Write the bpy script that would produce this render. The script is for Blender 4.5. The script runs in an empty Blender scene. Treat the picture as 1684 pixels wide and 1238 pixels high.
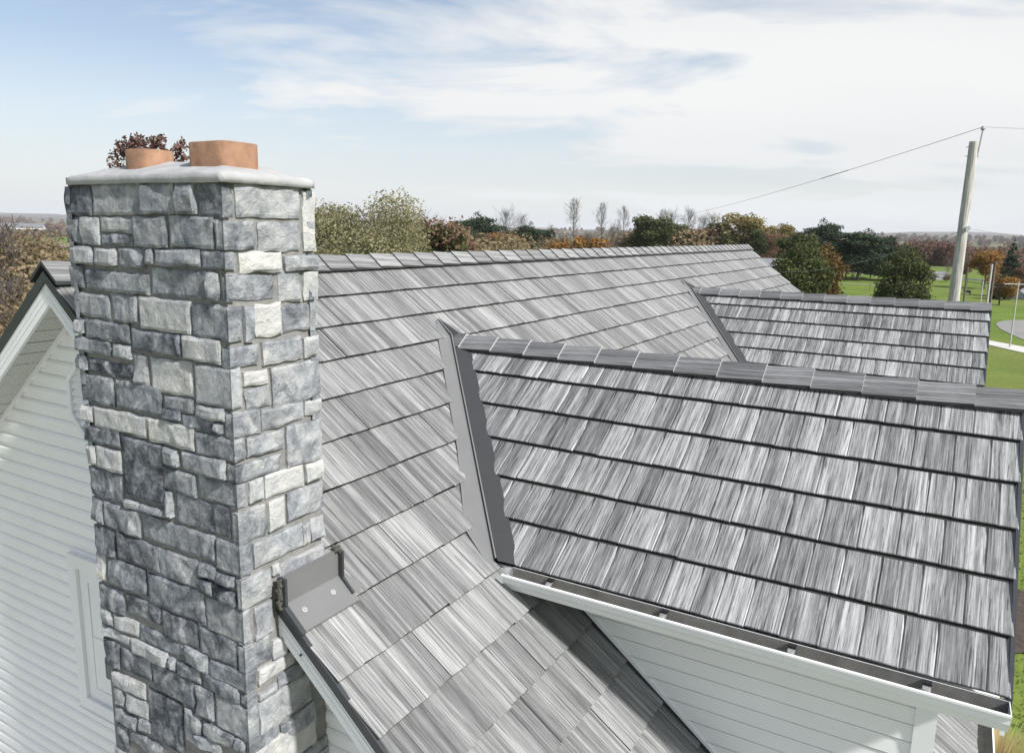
import bpy, math, random
import numpy as np
from mathutils import Vector, Matrix, noise as mn
random.seed(7); np.random.seed(7)
sc = bpy.context.scene
COL = sc.collection
# ------------------------------------------------------------------ camera
PITCH, ROLL, YAW, FPX = math.radians(10.8125), math.radians(1.1371), math.radians(30.0999), 1261.13
CAM = Vector((-2.4074, -4.4156, 0.2555))
FWD = Vector((math.cos(YAW)*math.cos(PITCH), math.sin(YAW)*math.cos(PITCH), -math.sin(PITCH)))
RT0 = Vector((math.sin(YAW), -math.cos(YAW), 0)); UP0 = RT0.cross(FWD)
RT = RT0*math.cos(ROLL) + UP0*math.sin(ROLL); UP = -RT0*math.sin(ROLL) + UP0*math.cos(ROLL)
cd = bpy.data.cameras.new('camera'); cam = bpy.data.objects.new('camera', cd); COL.objects.link(cam)
cam.matrix_world = Matrix(((RT.x, UP.x, -FWD.x, CAM.x), (RT.y, UP.y, -FWD.y, CAM.y), (RT.z, UP.z, -FWD.z, CAM.z), (0, 0, 0, 1)))
cd.sensor_width = 36; cd.lens = FPX/1684*36; cd.clip_start = .05; cd.clip_end = 30000
sc.camera = cam
def raydir(px, py):
    d = FWD*FPX + RT*(px-842) - UP*(py-619)
    return d/math.hypot(d.x, d.y)
def at(px, py, dist): return CAM + raydir(px, py)*dist
GZ = -6.5
def ground(px, py, z=GZ):
    d = raydir(px, py); return CAM + d*((z-CAM.z)/d.z)
# ------------------------------------------------------------------ sky, sun, exposure
SUN_EL, SUN_AZ = math.radians(42), math.radians(-102)      # azimuth in the world's xy plane
sd = Vector((math.cos(SUN_AZ)*math.cos(SUN_EL), math.sin(SUN_AZ)*math.cos(SUN_EL), math.sin(SUN_EL)))
sl = bpy.data.lights.new('sun', 'SUN'); so = bpy.data.objects.new('sun', sl); COL.objects.link(so)
sl.energy = 4.6; sl.angle = math.radians(3.5); sl.color = (1, .975, .94)
so.rotation_euler = sd.to_track_quat('Z', 'Y').to_euler(); so.location = (0, -30, 40)
world = bpy.data.worlds.new('World'); sc.world = world; world.use_nodes = True
wn = world.node_tree; wn.nodes.clear()
def nd(nt, typ, **kw):
    n = nt.nodes.new(typ)
    ins = kw.pop('ins', {})
    for k, v in kw.items(): setattr(n, k, v)
    for k, v in ins.items():
        s = n.inputs[k]
        if hasattr(v, 'is_output') : nt.links.new(v, s)
        else: s.default_value = v
    return n
def mth(nt, op, a, b=None, c=None, clamp=False):
    n = nt.nodes.new('ShaderNodeMath'); n.operation = op; n.use_clamp = clamp
    for i, v in enumerate((a, b, c)):
        if v is None: continue
        if hasattr(v, 'is_output'): nt.links.new(v, n.inputs[i])
        else: n.inputs[i].default_value = v
    return n.outputs[0]
def vmath(nt, op, a, b=None):
    n = nt.nodes.new('ShaderNodeVectorMath'); n.operation = op
    for i, v in enumerate((a, b)):
        if v is None: continue
        if hasattr(v, 'is_output'): nt.links.new(v, n.inputs[i])
        else: n.inputs[i].default_value = v
    return n.outputs['Value'] if op in ('DOT_PRODUCT', 'LENGTH') else n.outputs[0]
def ramp(nt, fac, pts, interp='LINEAR'):
    n = nt.nodes.new('ShaderNodeValToRGB'); nt.links.new(fac, n.inputs[0])
    e = n.color_ramp.elements; n.color_ramp.interpolation = interp
    while len(e) < len(pts): e.new(.5)
    for i, (p, c) in enumerate(pts):
        e[i].position = p
        e[i].color = (c, c, c, 1) if isinstance(c, (int, float)) else (*c, 1)
    return n.outputs[0]
def mix(nt, fac, a, b, mode='MIX'):
    n = nt.nodes.new('ShaderNodeMix'); n.data_type = 'RGBA'; n.blend_type = mode; n.clamp_factor = True
    for s, v in ((n.inputs[0], fac), (n.inputs[6], a), (n.inputs[7], b)):
        if hasattr(v, 'is_output'): nt.links.new(v, s)
        elif isinstance(v, (int, float)): s.default_value = v
        else: s.default_value = (*v, 1)
    return n.outputs[2]
def noi(nt, vec, scale=1., detail=4., rough=.55, dist=0.):
    n = nd(nt, 'ShaderNodeTexNoise', ins={'Scale': scale, 'Detail': detail, 'Roughness': rough, 'Distortion': dist})
    nt.links.new(vec, n.inputs['Vector']); return n.outputs[0]
def vmul(nt, v, t): return vmath(nt, 'MULTIPLY', v, t)
tc = nd(wn, 'ShaderNodeTexCoord').outputs['Generated']
sky = nd(wn, 'ShaderNodeTexSky', sky_type='NISHITA', sun_disc=False, sun_elevation=SUN_EL,
         sun_rotation=math.pi/2-SUN_AZ, air_density=1., dust_density=1.5, ozone_density=1.2, altitude=300.)
sx = nd(wn, 'ShaderNodeSeparateXYZ', ins={0: tc})
zz = mth(wn, 'ADD', mth(wn, 'MAXIMUM', sx.outputs[2], 0.), .16)
flat = nd(wn, 'ShaderNodeCombineXYZ', ins={0: mth(wn, 'DIVIDE', sx.outputs[0], zz), 1: mth(wn, 'DIVIDE', sx.outputs[1], zz), 2: 0.}).outputs[0]
# turn so that the streaks run across the view direction
rot = nd(wn, 'ShaderNodeMapping', ins={'Rotation': (0, 0, -YAW)}); wn.links.new(flat, rot.inputs[0])
n1 = noi(wn, vmul(wn, rot.outputs[0], (1.5, .8, 1.)), 1.15, 7., .6, .4)
n2 = noi(wn, vmul(wn, rot.outputs[0], (1.3, .5, 1.)), .42, 4., .5, .2)
side = vmath(wn, 'DOT_PRODUCT', tc, tuple(RT0))
c = mth(wn, 'ADD', mth(wn, 'MULTIPLY', n1, 1.95), mth(wn, 'MULTIPLY', n2, .9))
c = mth(wn, 'ADD', c, mth(wn, 'MULTIPLY', side, .60))
cl = ramp(wn, mth(wn, 'SUBTRACT', c, .93), [(.26, 0.), (.48, .55), (.72, 1.)])
low = ramp(wn, sx.outputs[2], [(0., .92), (.07, .66), (.20, .18), (1., .08)])
cl2 = mth(wn, 'MAXIMUM', mth(wn, 'MULTIPLY', cl, .97), low)
cw = ramp(wn, n2, [(.3, (6.0, 6.1, 6.2)), (.7, (6.9, 6.9, 6.85))])
skc = mix(wn, cl2, sky.outputs[0], cw)
bg = nd(wn, 'ShaderNodeBackground', ins={'Color': skc, 'Strength': .1})
wo = nd(wn, 'ShaderNodeOutputWorld'); wn.links.new(bg.outputs[0], wo.inputs[0])
sc.view_settings.view_transform = 'Standard'; sc.view_settings.look = 'None'
sc.view_settings.exposure = 0.46; sc.view_settings.gamma = 1; sc.view_settings.use_curve_mapping = False
sc.cycles.max_bounces = 6; sc.cycles.volume_bounces = 1; sc.cycles.transparent_max_bounces = 6
# ------------------------------------------------------------------ helpers
class MB:
    def __init__(s): s.v = []; s.f = []; s.m = []; s.t = []; s.uv = []
    def add(s, vs, fs, m=0, tone=.5, uv=None):
        b = len(s.v); s.v += [tuple(p) for p in vs]
        s.uv += list(uv) if uv else [(0., 0.)]*len(vs)
        for i, f in enumerate(fs):
            s.f.append(tuple(b+k for k in f)); s.m.append(m[i] if isinstance(m, (list, tuple)) else m); s.t.append(tone)
    def box(s, x0, x1, y0, y1, z0, z1, m=0, tone=.5):
        x0, x1 = min(x0, x1), max(x0, x1); y0, y1 = min(y0, y1), max(y0, y1); z0, z1 = min(z0, z1), max(z0, z1)
        s.add([(x0, y0, z0), (x1, y0, z0), (x1, y1, z0), (x0, y1, z0), (x0, y0, z1), (x1, y0, z1), (x1, y1, z1), (x0, y1, z1)],
              [(0, 3, 2, 1), (4, 5, 6, 7), (0, 1, 5, 4), (1, 2, 6, 5), (2, 3, 7, 6), (3, 0, 4, 7)], m, tone)
    def bar(s, a, b, w, h, up=(0, 0, 1), m=0):
        a = Vector(a); b = Vector(b); d = (b-a).normalized(); u = Vector(up); r = d.cross(u).normalized(); u = r.cross(d)
        vs = [p + r*(i*w/2) + u*(j*h/2) for p in (a, b) for i, j in ((-1, -1), (1, -1), (1, 1), (-1, 1))]
        s.add(vs, [(0, 3, 2, 1), (4, 5, 6, 7), (0, 1, 5, 4), (1, 2, 6, 5), (2, 3, 7, 6), (3, 0, 4, 7)], m)
    def tube(s, pts, rads, n=6, m=0, cap=True):
        pts = [Vector(p) for p in pts]; vs = []; fs = []
        for i, p in enumerate(pts):
            d = (pts[min(i+1, len(pts)-1)]-pts[max(i-1, 0)]).normalized()
            a = d.cross(Vector((.13, .21, .97)) if abs(d.z) < .9 else Vector((1, .1, 0))).normalized(); b = d.cross(a)
            r = rads[i] if isinstance(rads, (list, tuple)) else rads
            vs += [p + (a*math.cos(q) + b*math.sin(q))*r for q in [2*math.pi*k/n for k in range(n)]]
        for i in range(len(pts)-1):
            for k in range(n): fs.append((i*n+k, i*n+(k+1) % n, (i+1)*n+(k+1) % n, (i+1)*n+k))
        if cap: fs += [tuple(range(n-1, -1, -1)), tuple((len(pts)-1)*n+k for k in range(n))]
        s.add(vs, fs, m)
    def prism(s, prof, a, b, axis, m=0):
        """closed profile [(p,q)] swept from a to b along axis; axis 'x': (p,q)=(y,z); 'y': (x,z)"""
        n = len(prof); vs = []
        for t in (a, b):
            for p, q in prof: vs.append((t, p, q) if axis == 'x' else (p, t, q))
        s.add(vs, [tuple(range(n-1, -1, -1)), tuple(range(n, 2*n))] + [(i, (i+1) % n, n+(i+1) % n, n+i) for i in range(n)], m)
    def build(s, name, mats, parent=None, smooth=False, fixn=False):
        me = bpy.data.meshes.new(name); me.from_pydata(s.v, [], s.f)
        mats = mats if isinstance(mats, (list, tuple)) else [mats]
        for q in mats: me.materials.append(q)
        n = len(s.f)
        me.polygons.foreach_set('material_index', s.m)
        at_ = me.attributes.new('tone', 'FLOAT', 'FACE'); at_.data.foreach_set('value', s.t)
        uvl = me.uv_layers.new(name='UVMap'); li = np.empty(len(me.loops), np.int32); me.loops.foreach_get('vertex_index', li)
        uvl.data.foreach_set('uv', np.array(s.uv, np.float32)[li].ravel())
        if smooth: me.polygons.foreach_set('use_smooth', [True]*n)
        if fixn:
            import bmesh
            bm = bmesh.new(); bm.from_mesh(me); bmesh.ops.recalc_face_normals(bm, faces=bm.faces); bm.to_mesh(me); bm.free()
        me.update()
        return link(name, me, parent)
def link(name, me, parent=None):
    o = bpy.data.objects.new(name, me); COL.objects.link(o)
    if parent is not None: o.parent = parent
    return o
def tag(o, label=None, cat=None, group=None, kind=None):
    if label: o['label'] = label
    if cat: o['category'] = cat
    if group: o['group'] = group
    if kind: o['kind'] = kind
    return o
def empty(name, loc=(0, 0, 0), rz=0., parent=None, **k):
    o = bpy.data.objects.new(name, None); COL.objects.link(o); o.location = loc; o.rotation_euler = (0, 0, rz)
    o.empty_display_size = .3
    if parent is not None: o.parent = parent
    return tag(o, **k)
def clip(poly, n, c):
    """keep n.p<=c"""
    out = []
    for i in range(len(poly)):
        a = poly[i]; b = poly[(i+1) % len(poly)]
        da = n[0]*a[0]+n[1]*a[1]-c; db = n[0]*b[0]+n[1]*b[1]-c
        if da <= 0: out.append(a)
        if (da < 0 < db) or (db < 0 < da):
            t = da/(da-db); out.append((a[0]+(b[0]-a[0])*t, a[1]+(b[1]-a[1])*t))
    return out
# ------------------------------------------------------------------ materials
def material(name, rough=.6, metal=0., spec=.5):
    m = bpy.data.materials.new(name); m.use_nodes = True; nt = m.node_tree
    b = nt.nodes['Principled BSDF']; b.inputs['Roughness'].default_value = rough; b.inputs['Metallic'].default_value = metal
    b.inputs['Specular IOR Level'].default_value = spec
    return m, nt, b
def objc(nt): return nd(nt, 'ShaderNodeTexCoord').outputs['Object']
def bump(nt, b, h, strength=.3, dist=.01):
    n = nd(nt, 'ShaderNodeBump', ins={'Strength': strength, 'Distance': dist, 'Height': h}); nt.links.new(n.outputs[0], b.inputs['Normal'])
def plain(name, col, rough=.6, var=.12, scale=6., metal=0., bmp=0., spec=.5, streak=None):
    m, nt, b = material(name, rough, metal, spec); v = objc(nt)
    if streak: v = vmul(nt, v, streak)
    n = noi(nt, v, scale, 5., .6)
    k = mix(nt, ramp(nt, n, [(.3, 0.), (.7, 1.)]), [x*(1-var) for x in col], [min(x*(1+var), 1) for x in col])
    nt.links.new(k, b.inputs['Base Color'])
    if bmp: bump(nt, b, noi(nt, v, scale*4, 4., .6), bmp, .01)
    return m
def shake(name, dark, mid, light, contrast, lum, vk=1., sk=1.):
    m, nt, b = material(name, .52, 0., .35)
    uv = nd(nt, 'ShaderNodeUVMap').outputs[0]; at_ = nd(nt, 'ShaderNodeAttribute', attribute_name='tone').outputs['Fac']
    sp = nd(nt, 'ShaderNodeSeparateXYZ', ins={0: uv}); u, v = sp.outputs[0], sp.outputs[1]
    off = mth(nt, 'MULTIPLY', at_, 91.7)
    def vec(su, sv, k=1.): return nd(nt, 'ShaderNodeCombineXYZ', ins={0: mth(nt, 'MULTIPLY', u, su), 1: mth(nt, 'MULTIPLY', v, sv), 2: mth(nt, 'MULTIPLY', off, k)}).outputs[0]
    broad = noi(nt, vec(20, .5*vk), 1., 4., .6, .15)
    mid_n = noi(nt, vec(80, 1.5*vk, 1.3), 1., 7., .66, .2)
    fine = noi(nt, vec(230, 5.*vk, .7), 1., 5., .7, .3)
    st1 = noi(nt, vec(120, 3.*vk, 2.1), 1., 5., .62, .5)
    st2 = noi(nt, vec(260, 8.*vk, 3.3), 1., 4., .6, .5)
    patch = noi(nt, vec(16, 5., 4.4), 1., 4., .6, .2)
    s = mth(nt, 'ADD', mth(nt, 'MULTIPLY', mth(nt, 'SUBTRACT', broad, .5), 1.35), mth(nt, 'MULTIPLY', mth(nt, 'SUBTRACT', mid_n, .5), 1.25))
    s = mth(nt, 'ADD', s, mth(nt, 'MULTIPLY', mth(nt, 'SUBTRACT', fine, .5), .9))
    s = mth(nt, 'ADD', s, mth(nt, 'MULTIPLY', mth(nt, 'SUBTRACT', patch, .5), .30))
    s = mth(nt, 'ADD', s, mth(nt, 'MULTIPLY', mth(nt, 'SUBTRACT', at_, .5), .24))
    s = mth(nt, 'ADD', mth(nt, 'MULTIPLY', s, contrast), lum)
    colr = ramp(nt, s, [(0., dark), (.5, mid), (1., light)])
    colr = mix(nt, sk, colr, ramp(nt, st1, [(.36, .30), (.45, 1.)]), 'MULTIPLY')
    colr = mix(nt, sk*.8, colr, ramp(nt, st2, [(.36, .40), (.46, 1.)]), 'MULTIPLY')
    nt.links.new(colr, b.inputs['Base Color'])
    bump(nt, b, mth(nt, 'ADD', mid_n, mth(nt, 'MULTIPLY', fine, .5)), .35, .004)
    return m
M = {}
M['shake_main'] = shake('grey shake metal', (.046, .047, .049), (.180, .182, .184), (.405, .408, .41), .98, .545, .6, .85)
M['shake_dorm'] = shake('grey shake metal, strong grain', (.036, .037, .040), (.20, .202, .205), (.50, .507, .51), 1.05, .56, 1., 1.)
M['shake_cap'] = shake('grey shake metal, ridge', (.04, .04, .044), (.15, .152, .156), (.36, .365, .37), .8, .52, .8, .7)
M['edge'] = plain('sunlit pale cap end', (.46, .46, .455), .5, .1)  # sunlight on the dormer cap ends put into their colour
M['butt'] = plain('dark shake edge with shadow', (.035, .036, .038), .6, .2)  # charcoal hem colour, with the shadow line below each course put in
M['deck'] = plain('dark underlay', (.03, .03, .03), .9, .2)
M['white'] = plain('white aluminium', (.80, .81, .82), .45, .03, 3.)
M['drip'] = plain('charcoal drip edge', (.035, .039, .044), .45, .15, 8.)
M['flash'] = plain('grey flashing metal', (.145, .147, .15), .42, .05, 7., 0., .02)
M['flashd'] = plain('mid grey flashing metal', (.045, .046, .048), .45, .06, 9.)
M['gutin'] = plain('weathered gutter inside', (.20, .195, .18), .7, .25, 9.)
M['screw'] = plain('galvanised steel', (.5, .5, .5), .35, .1, 20., .6)
M['concrete'] = plain('pale mortar crown', (.34, .342, .348), .9, .16, 9., 0., .4)
M['mortar'] = plain('grey mortar', (.21, .205, .198), .95, .2, 25., 0., .5)
M['clay'] = plain('orange clay flue', (.26, .145, .088), .85, .28, 14., 0., .3)
M['pane'] = plain('window glass', (.06, .07, .08), .06, .1)
M['pole'] = plain('weathered pole wood', (.42, .405, .38), .85, .42, 6., 0., .5, .3, (4., 4., .30))
M['poled'] = plain('dark pole wood', (.12, .10, .085), .9, .2, 7.)
M['wire'] = plain('wire', (.30, .30, .31), .6, .1)
M['barnroof'] = plain('grey barn roof', (.17, .175, .19), .7, .12, .6)
M['barnwall'] = plain('white barn wall', (.68, .68, .68), .7, .05, .6)
M['black'] = plain('black cover', (.012, .012, .014), .6, .2)
M['trunk'] = plain('bark', (.10, .085, .07), .95, .3, 3., 0., .3)
M['twig'] = plain('pale bare twigs', (.12, .10, .09), .95, .25, 1.)
def siding():
    m, nt, b = material('white vinyl siding', .5, 0., .3); v = objc(nt)
    g = noi(nt, vmul(nt, v, (2., 2., 9.)), 1., 3., .5)
    k = noi(nt, v, 1.6, 5., .6)
    c = mix(nt, ramp(nt, g, [(.35, 0.), (.65, 1.)]), (.84, .845, .845), (.87, .875, .875))
    c = mix(nt, ramp(nt, k, [(.45, 0.), (.75, .16)]), c, (.66, .66, .62)); nt.links.new(c, b.inputs['Base Color'])
    return m
M['siding'] = siding()
def perforated():
    m, nt, b = material('perforated white soffit', .55, 0., .3)
    uv = nd(nt, 'ShaderNodeUVMap').outputs[0]
    vo = nd(nt, 'ShaderNodeTexVoronoi', ins={'Scale': 1., 'Randomness': .15}); nt.links.new(vmul(nt, uv, (95., 65., 1.)), vo.inputs['Vector'])
    c = mix(nt, ramp(nt, vo.outputs['Distance'], [(.24, 1.), (.34, 0.)]), (.66, .66, .62), (.12, .12, .11)); nt.links.new(c, b.inputs['Base Color'])
    return m
M['perf'] = perforated()
def stone():
    m, nt, b = material('rock faced stone', .88, 0., .25); v = objc(nt)
    oi = nd(nt, 'ShaderNodeObjectInfo').outputs['Random']
    v = vmath(nt, 'ADD', v, nd(nt, 'ShaderNodeCombineXYZ', ins={0: mth(nt, 'MULTIPLY', oi, 31.), 1: mth(nt, 'MULTIPLY', oi, 17.), 2: 0.}).outputs[0])
    t = nd(nt, 'ShaderNodeAttribute', attribute_name='tone', attribute_type='OBJECT').outputs['Fac']
    a = noi(nt, v, 6.5, 4., .55, 1.2); f = noi(nt, v, 30., 9., .70, .9); g = noi(nt, v, 260., 3., .6)
    s = mth(nt, 'ADD', mth(nt, 'MULTIPLY', mth(nt, 'SUBTRACT', a, .5), 1.6), mth(nt, 'MULTIPLY', mth(nt, 'SUBTRACT', f, .5), .95))
    s = mth(nt, 'ADD', s, mth(nt, 'MULTIPLY', mth(nt, 'SUBTRACT', g, .5), .40))
    k = mth(nt, 'SUBTRACT', 1.15, mth(nt, 'MULTIPLY', t, .8))
    s = mth(nt, 'ADD', mth(nt, 'MULTIPLY', s, k), mth(nt, 'ADD', mth(nt, 'MULTIPLY', t, .80), .15))
    c = ramp(nt, s, [(0., (.035, .041, .050)), (.22, (.095, .105, .122)), (.45, (.225, .238, .258)), (.7, (.40, .41, .42)), (1., (.56, .555, .53))])
    hue = noi(nt, v, 5., 2., .5)
    c = mix(nt, ramp(nt, hue, [(.5, 0.), (.72, .30)]), c, mix(nt, 1., c, (.86, .93, 1.10), 'MULTIPLY'))
    nt.links.new(c, b.inputs['Base Color'])
    hh = mth(nt, 'ADD', f, mth(nt, 'MULTIPLY', g, .20))
    bump(nt, b, hh, 1., .016); return m
M['stone'] = stone()
def leafm(name, cols, trans=.25):
    m, nt, b = material(name, .75, 0., .2)
    t = nd(nt, 'ShaderNodeAttribute', attribute_name='tone').outputs['Fac']
    k = ramp(nt, t, [(i/(len(cols)-1), c) for i, c in enumerate(cols)])
    k = mix(nt, .35, k, mix(nt, noi(nt, objc(nt), .8, 3.), [x*.55 for x in cols[len(cols)//2]], [min(1, x*1.35) for x in cols[len(cols)//2]]))
    nt.links.new(k, b.inputs['Base Color'])
    b.inputs['Transmission Weight'].default_value = 0
    tr = nd(nt, 'ShaderNodeBsdfTranslucent'); nt.links.new(k, tr.inputs[0])
    mx = nd(nt, 'ShaderNodeMixShader', ins={0: trans}); nt.links.new(b.outputs[0], mx.inputs[1]); nt.links.new(tr.outputs[0], mx.inputs[2])
    nt.links.new(mx.outputs[0], nt.nodes['Material Output'].inputs[0]); return m
L_ = {}
L_['olive'] = leafm('olive leaves', [(.09, .085, .04), (.23, .215, .12), (.43, .405, .26)])
L_['tan'] = leafm('tan dry leaves', [(.12, .095, .055), (.22, .17, .10), (.34, .27, .165)])
L_['rust'] = leafm('rust leaves', [(.10, .058, .04), (.19, .115, .078), (.28, .18, .13)])
L_['oak'] = leafm('dark red oak leaves', [(.08, .045, .038), (.15, .085, .068), (.24, .145, .115)])
L_['orange'] = leafm('orange leaves', [(.17, .085, .025), (.29, .155, .045), (.38, .23, .08)])
L_['gold'] = leafm('golden leaves', [(.12, .10, .035), (.21, .17, .06), (.31, .24, .10)])
L_['green'] = leafm('green leaves', [(.035, .045, .018), (.075, .088, .035), (.16, .16, .065)])
L_['pear'] = leafm('glossy dark green leaves', [(.022, .032, .012), (.070, .088, .032), (.23, .22, .09)])
L_['pine'] = leafm('dark pine needles', [(.018, .028, .017), (.042, .062, .036), (.085, .105, .058)], .1)
L_['reddish'] = leafm('reddish green leaves', [(.06, .045, .02), (.14, .09, .03), (.22, .12, .05)])
L_['straw'] = leafm('straw grass blades', [(.35, .27, .13), (.5, .4, .22), (.6, .5, .3)])
L_['lawn'] = leafm('lawn blades', [(.07, .115, .018), (.11, .155, .03), (.16, .20, .05)])
# ------------------------------------------------------------------ terrain
def sstep(a, b, x):
    t = min(1, max(0, (x-a)/(b-a))); return t*t*(3-2*t)
def terrain_z(x, y):
    r = math.hypot(x-CAM.x, y-CAM.y)
    z = GZ - 16*sstep(190, 700, r) + mn.noise(Vector((x*.006, y*.006, 0)))*2.2*sstep(120, 400, r)
    h = mn.fractal(Vector((x*.00045, y*.00045, 3.1)), 1., 2., 5)
    side = ((x-CAM.x)*RT0.x + (y-CAM.y)*RT0.y)/max(r, 1)
    z += sstep(900, 4200, r)*(21 + 26*h + 40*max(0, side)) + sstep(4200, 9000, r)*(10+60*h)
    return z
NA, radii = 220, [0.01] + [3*1.09**i for i in range(95)]
vs, fs = [], []
for r in radii:
    for k in range(NA):
        a = 2*math.pi*k/NA; x = CAM.x+r*math.cos(a); y = CAM.y+r*math.sin(a); vs.append((x, y, terrain_z(x, y)))
for i in range(len(radii)-1):
    for k in range(NA): fs.append((i*NA+k, (i+1)*NA+k, (i+1)*NA+(k+1) % NA, i*NA+(k+1) % NA))
def ground_mat():
    m, nt, b = material('grass and fields', .95, 0., .1); v = objc(nt)
    d = vmath(nt, 'LENGTH', vmath(nt, 'SUBTRACT', v, tuple(CAM)))
    n1 = noi(nt, v, .35, 6., .65); n2 = noi(nt, v, 4., 5., .7); n3 = noi(nt, v, .03, 4., .6)
    g = mix(nt, ramp(nt, n1, [(.3, 0.), (.7, 1.)]), (.085, .15, .02), (.165, .235, .05))
    g = mix(nt, ramp(nt, n2, [(.35, .55), (.6, 0.)]), g, (.045, .075, .012))
    g = mix(nt, ramp(nt, n3, [(.45, 0.), (.7, .55)]), g, (.17, .165, .06))
    sp = nd(nt, 'ShaderNodeTexVoronoi', ins={'Scale': 2.6}); nt.links.new(v, sp.inputs['Vector'])
    g = mix(nt, ramp(nt, sp.outputs['Distance'], [(.06, .8), (.12, 0.)]), g, (.26, .20, .09))
    n4 = noi(nt, v, 1.3, 6., .7); g = mix(nt, ramp(nt, n4, [(.5, 0.), (.7, .3)]), g, (.16, .185, .065))
    stripe = noi(nt, vmul(nt, v, (.55, .05, 0.)), 1., 2.)
    g = mix(nt, ramp(nt, stripe, [(.45, 0.), (.6, .25)]), g, (.14, .16, .03))
    f1 = nd(nt, 'ShaderNodeTexVoronoi', ins={'Scale': .0042}); nt.links.new(v, f1.inputs['Vector'])
    fieldc = ramp(nt, nd(nt, 'ShaderNodeSeparateColor', ins={0: f1.outputs['Color']}).outputs[0],
                  [(0., (.10, .12, .045)), (.25, (.19, .16, .09)), (.5, (.12, .15, .05)), (.75, (.24, .205, .12)), (1., (.09, .10, .04))], 'CONSTANT')
    wood = mix(nt, ramp(nt, noi(nt, v, .05, 5., .7), [(.35, 0.), (.65, 1.)]), (.035, .032, .02), (.12, .075, .045))
    w = ramp(nt, noi(nt, v, .0022, 5., .55), [(.44, 0.), (.50, 1.)])
    far = mix(nt, w, fieldc, wood)
    far = mix(nt, ramp(nt, mth(nt, 'DIVIDE', d, 12000.), [(.1, 0.), (.4, .8)]), far, wood)
    c = mix(nt, mth(nt, 'DIVIDE', mth(nt, 'SUBTRACT', d, 180.), 140., clamp=True), g, far)
    nt.links.new(c, b.inputs['Base Color']); bump(nt, b, n2, .6, .1); return m
me = bpy.data.meshes.new('ground'); me.from_pydata(vs, [], fs); me.materials.append(ground_mat())
me.polygons.foreach_set('use_smooth', [True]*len(fs)); tag(link('ground', me), kind='structure')
def sheet(name, pts, dz, mat_, z=GZ):
    mb = MB(); mb.add([(p[0], p[1], z+dz) for p in pts], [tuple(range(len(pts)))]); o = mb.build(name, mat_)
    if o.data.polygons[0].normal.z < 0: o.data.flip_normals()
    return tag(o, kind='structure')
M['asphalt'] = plain('grey asphalt', (.21, .205, .20), .9, .12, .8, 0., .2)
M['walk'] = plain('pale concrete walk', (.50, .49, .47), .9, .06, 1.)
M['mulch'] = plain('brown mulch', (.042, .031, .024), .95, .5, 9., 0., .8)
M['drygrass'] = plain('dry meadow grass', (.30, .24, .12), .95, .2, .25)
gp = lambda L, z=GZ: [ground(x, y, z) for x, y in L]
sheet('road', gp([(1637, 534), (1641, 530.5), (1650, 527.8), (1665, 526.8), (1684, 526.6), (1860, 528), (1860, 640), (1720, 578), (1684, 559.5), (1660, 549), (1645, 541.5)]), .03, M['asphalt'])
sheet('path', gp([(1600, 555.5), (1684, 571), (1800, 593), (1800, 605), (1684, 581), (1600, 562)]), .035, M['walk'])
sheet('mulch_bed', gp([(1640, 955), (1672, 968), (1700, 985), (1760, 1010), (1760, 1110), (1684, 1075), (1650, 1078), (1600, 1060)]), .03, M['mulch'])
def lawn_tufts():
    rs = np.random.RandomState(5); mb = MB()
    bed = gp([(1640, 955), (1672, 968), (1700, 985), (1760, 1010), (1760, 1110), (1684, 1075), (1650, 1078), (1600, 1060)])
    bx = sum(q.x for q in bed)/8; by = sum(q.y for q in bed)/8; br = max(math.hypot(q.x-bx, q.y-by) for q in bed)*.75
    for i in range(42000):
        r_ = 1.5+26*rs.uniform()**.8; a = rs.uniform(-1.15, .5); p = Vector((3.+r_*math.cos(a), -5.6-r_*.0+r_*math.sin(a)*.9-.4, GZ))
        if p.y > -5.2 and p.x < 17 or math.hypot(p.x-bx, p.y-by) < br: continue
        if rs.uniform() < (r_/28)**2: continue
        a = rs.uniform(0, 6.28); w = .010+.0004*(p-CAM).length; h = rs.uniform(.03, .08)
        dx, dy = math.cos(a)*w, math.sin(a)*w; lx, ly = rs.uniform(-.04, .04, 2)
        mb.add([(p.x-dx, p.y-dy, GZ), (p.x+dx, p.y+dy, GZ), (p.x+lx, p.y+ly, GZ+h)], [(0, 1, 2)], 0, rs.uniform(0, 1))
    tag(mb.build('grass', L_['lawn']), 'short green lawn grass growing beside the house', kind='stuff')
lawn_tufts()
sheet('bounce_ground', [(-14, -9), (1.5, -6.2), (1.5, 9), (-14, 9)], .02, plain('pale bounce gravel', (.42, .41, .39), .95, .12, 3., 0., .4))  # invented ground out of view: brightens the gable wall, cuts green bounce
sheet('meadow', gp([(-60, 405), (140, 400), (140, 470), (-60, 560)]), .05, M['drygrass'])
# ------------------------------------------------------------------ house
RM, RB, S0, EX = .782, .80, .1154, .30             # pitches (front, back), first course, exposure
RL = 16.09; EAVE = 4.95
CC = 1/math.hypot(1, RM); SS = RM*CC
D1 = dict(x=2.8573, z=-.6298, m=.7117, t0=.0398, e=.3046, v=4.8053)
D2 = dict(x=9.4921, z=-.5963, m=.6998, t0=.0147, e=.3000, v=4.79)
house = tag(empty('house', (0, 0, GZ)), 'white sided house with grey shake roof, cross gables and a grey stone chimney', 'house')
def H(o):   # parent to the house, keeping place
    o.parent = house; o.location = Vector(o.location) - Vector((0, 0, GZ)); return o
def part(mb, name, mats, parent=None, **k):
    if parent is None: return H(mb.build(name, mats, **k))
    return mb.build(name, mats, parent, **k)
def rake_x(y): return .045*y if y < 0 else 0.
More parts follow.
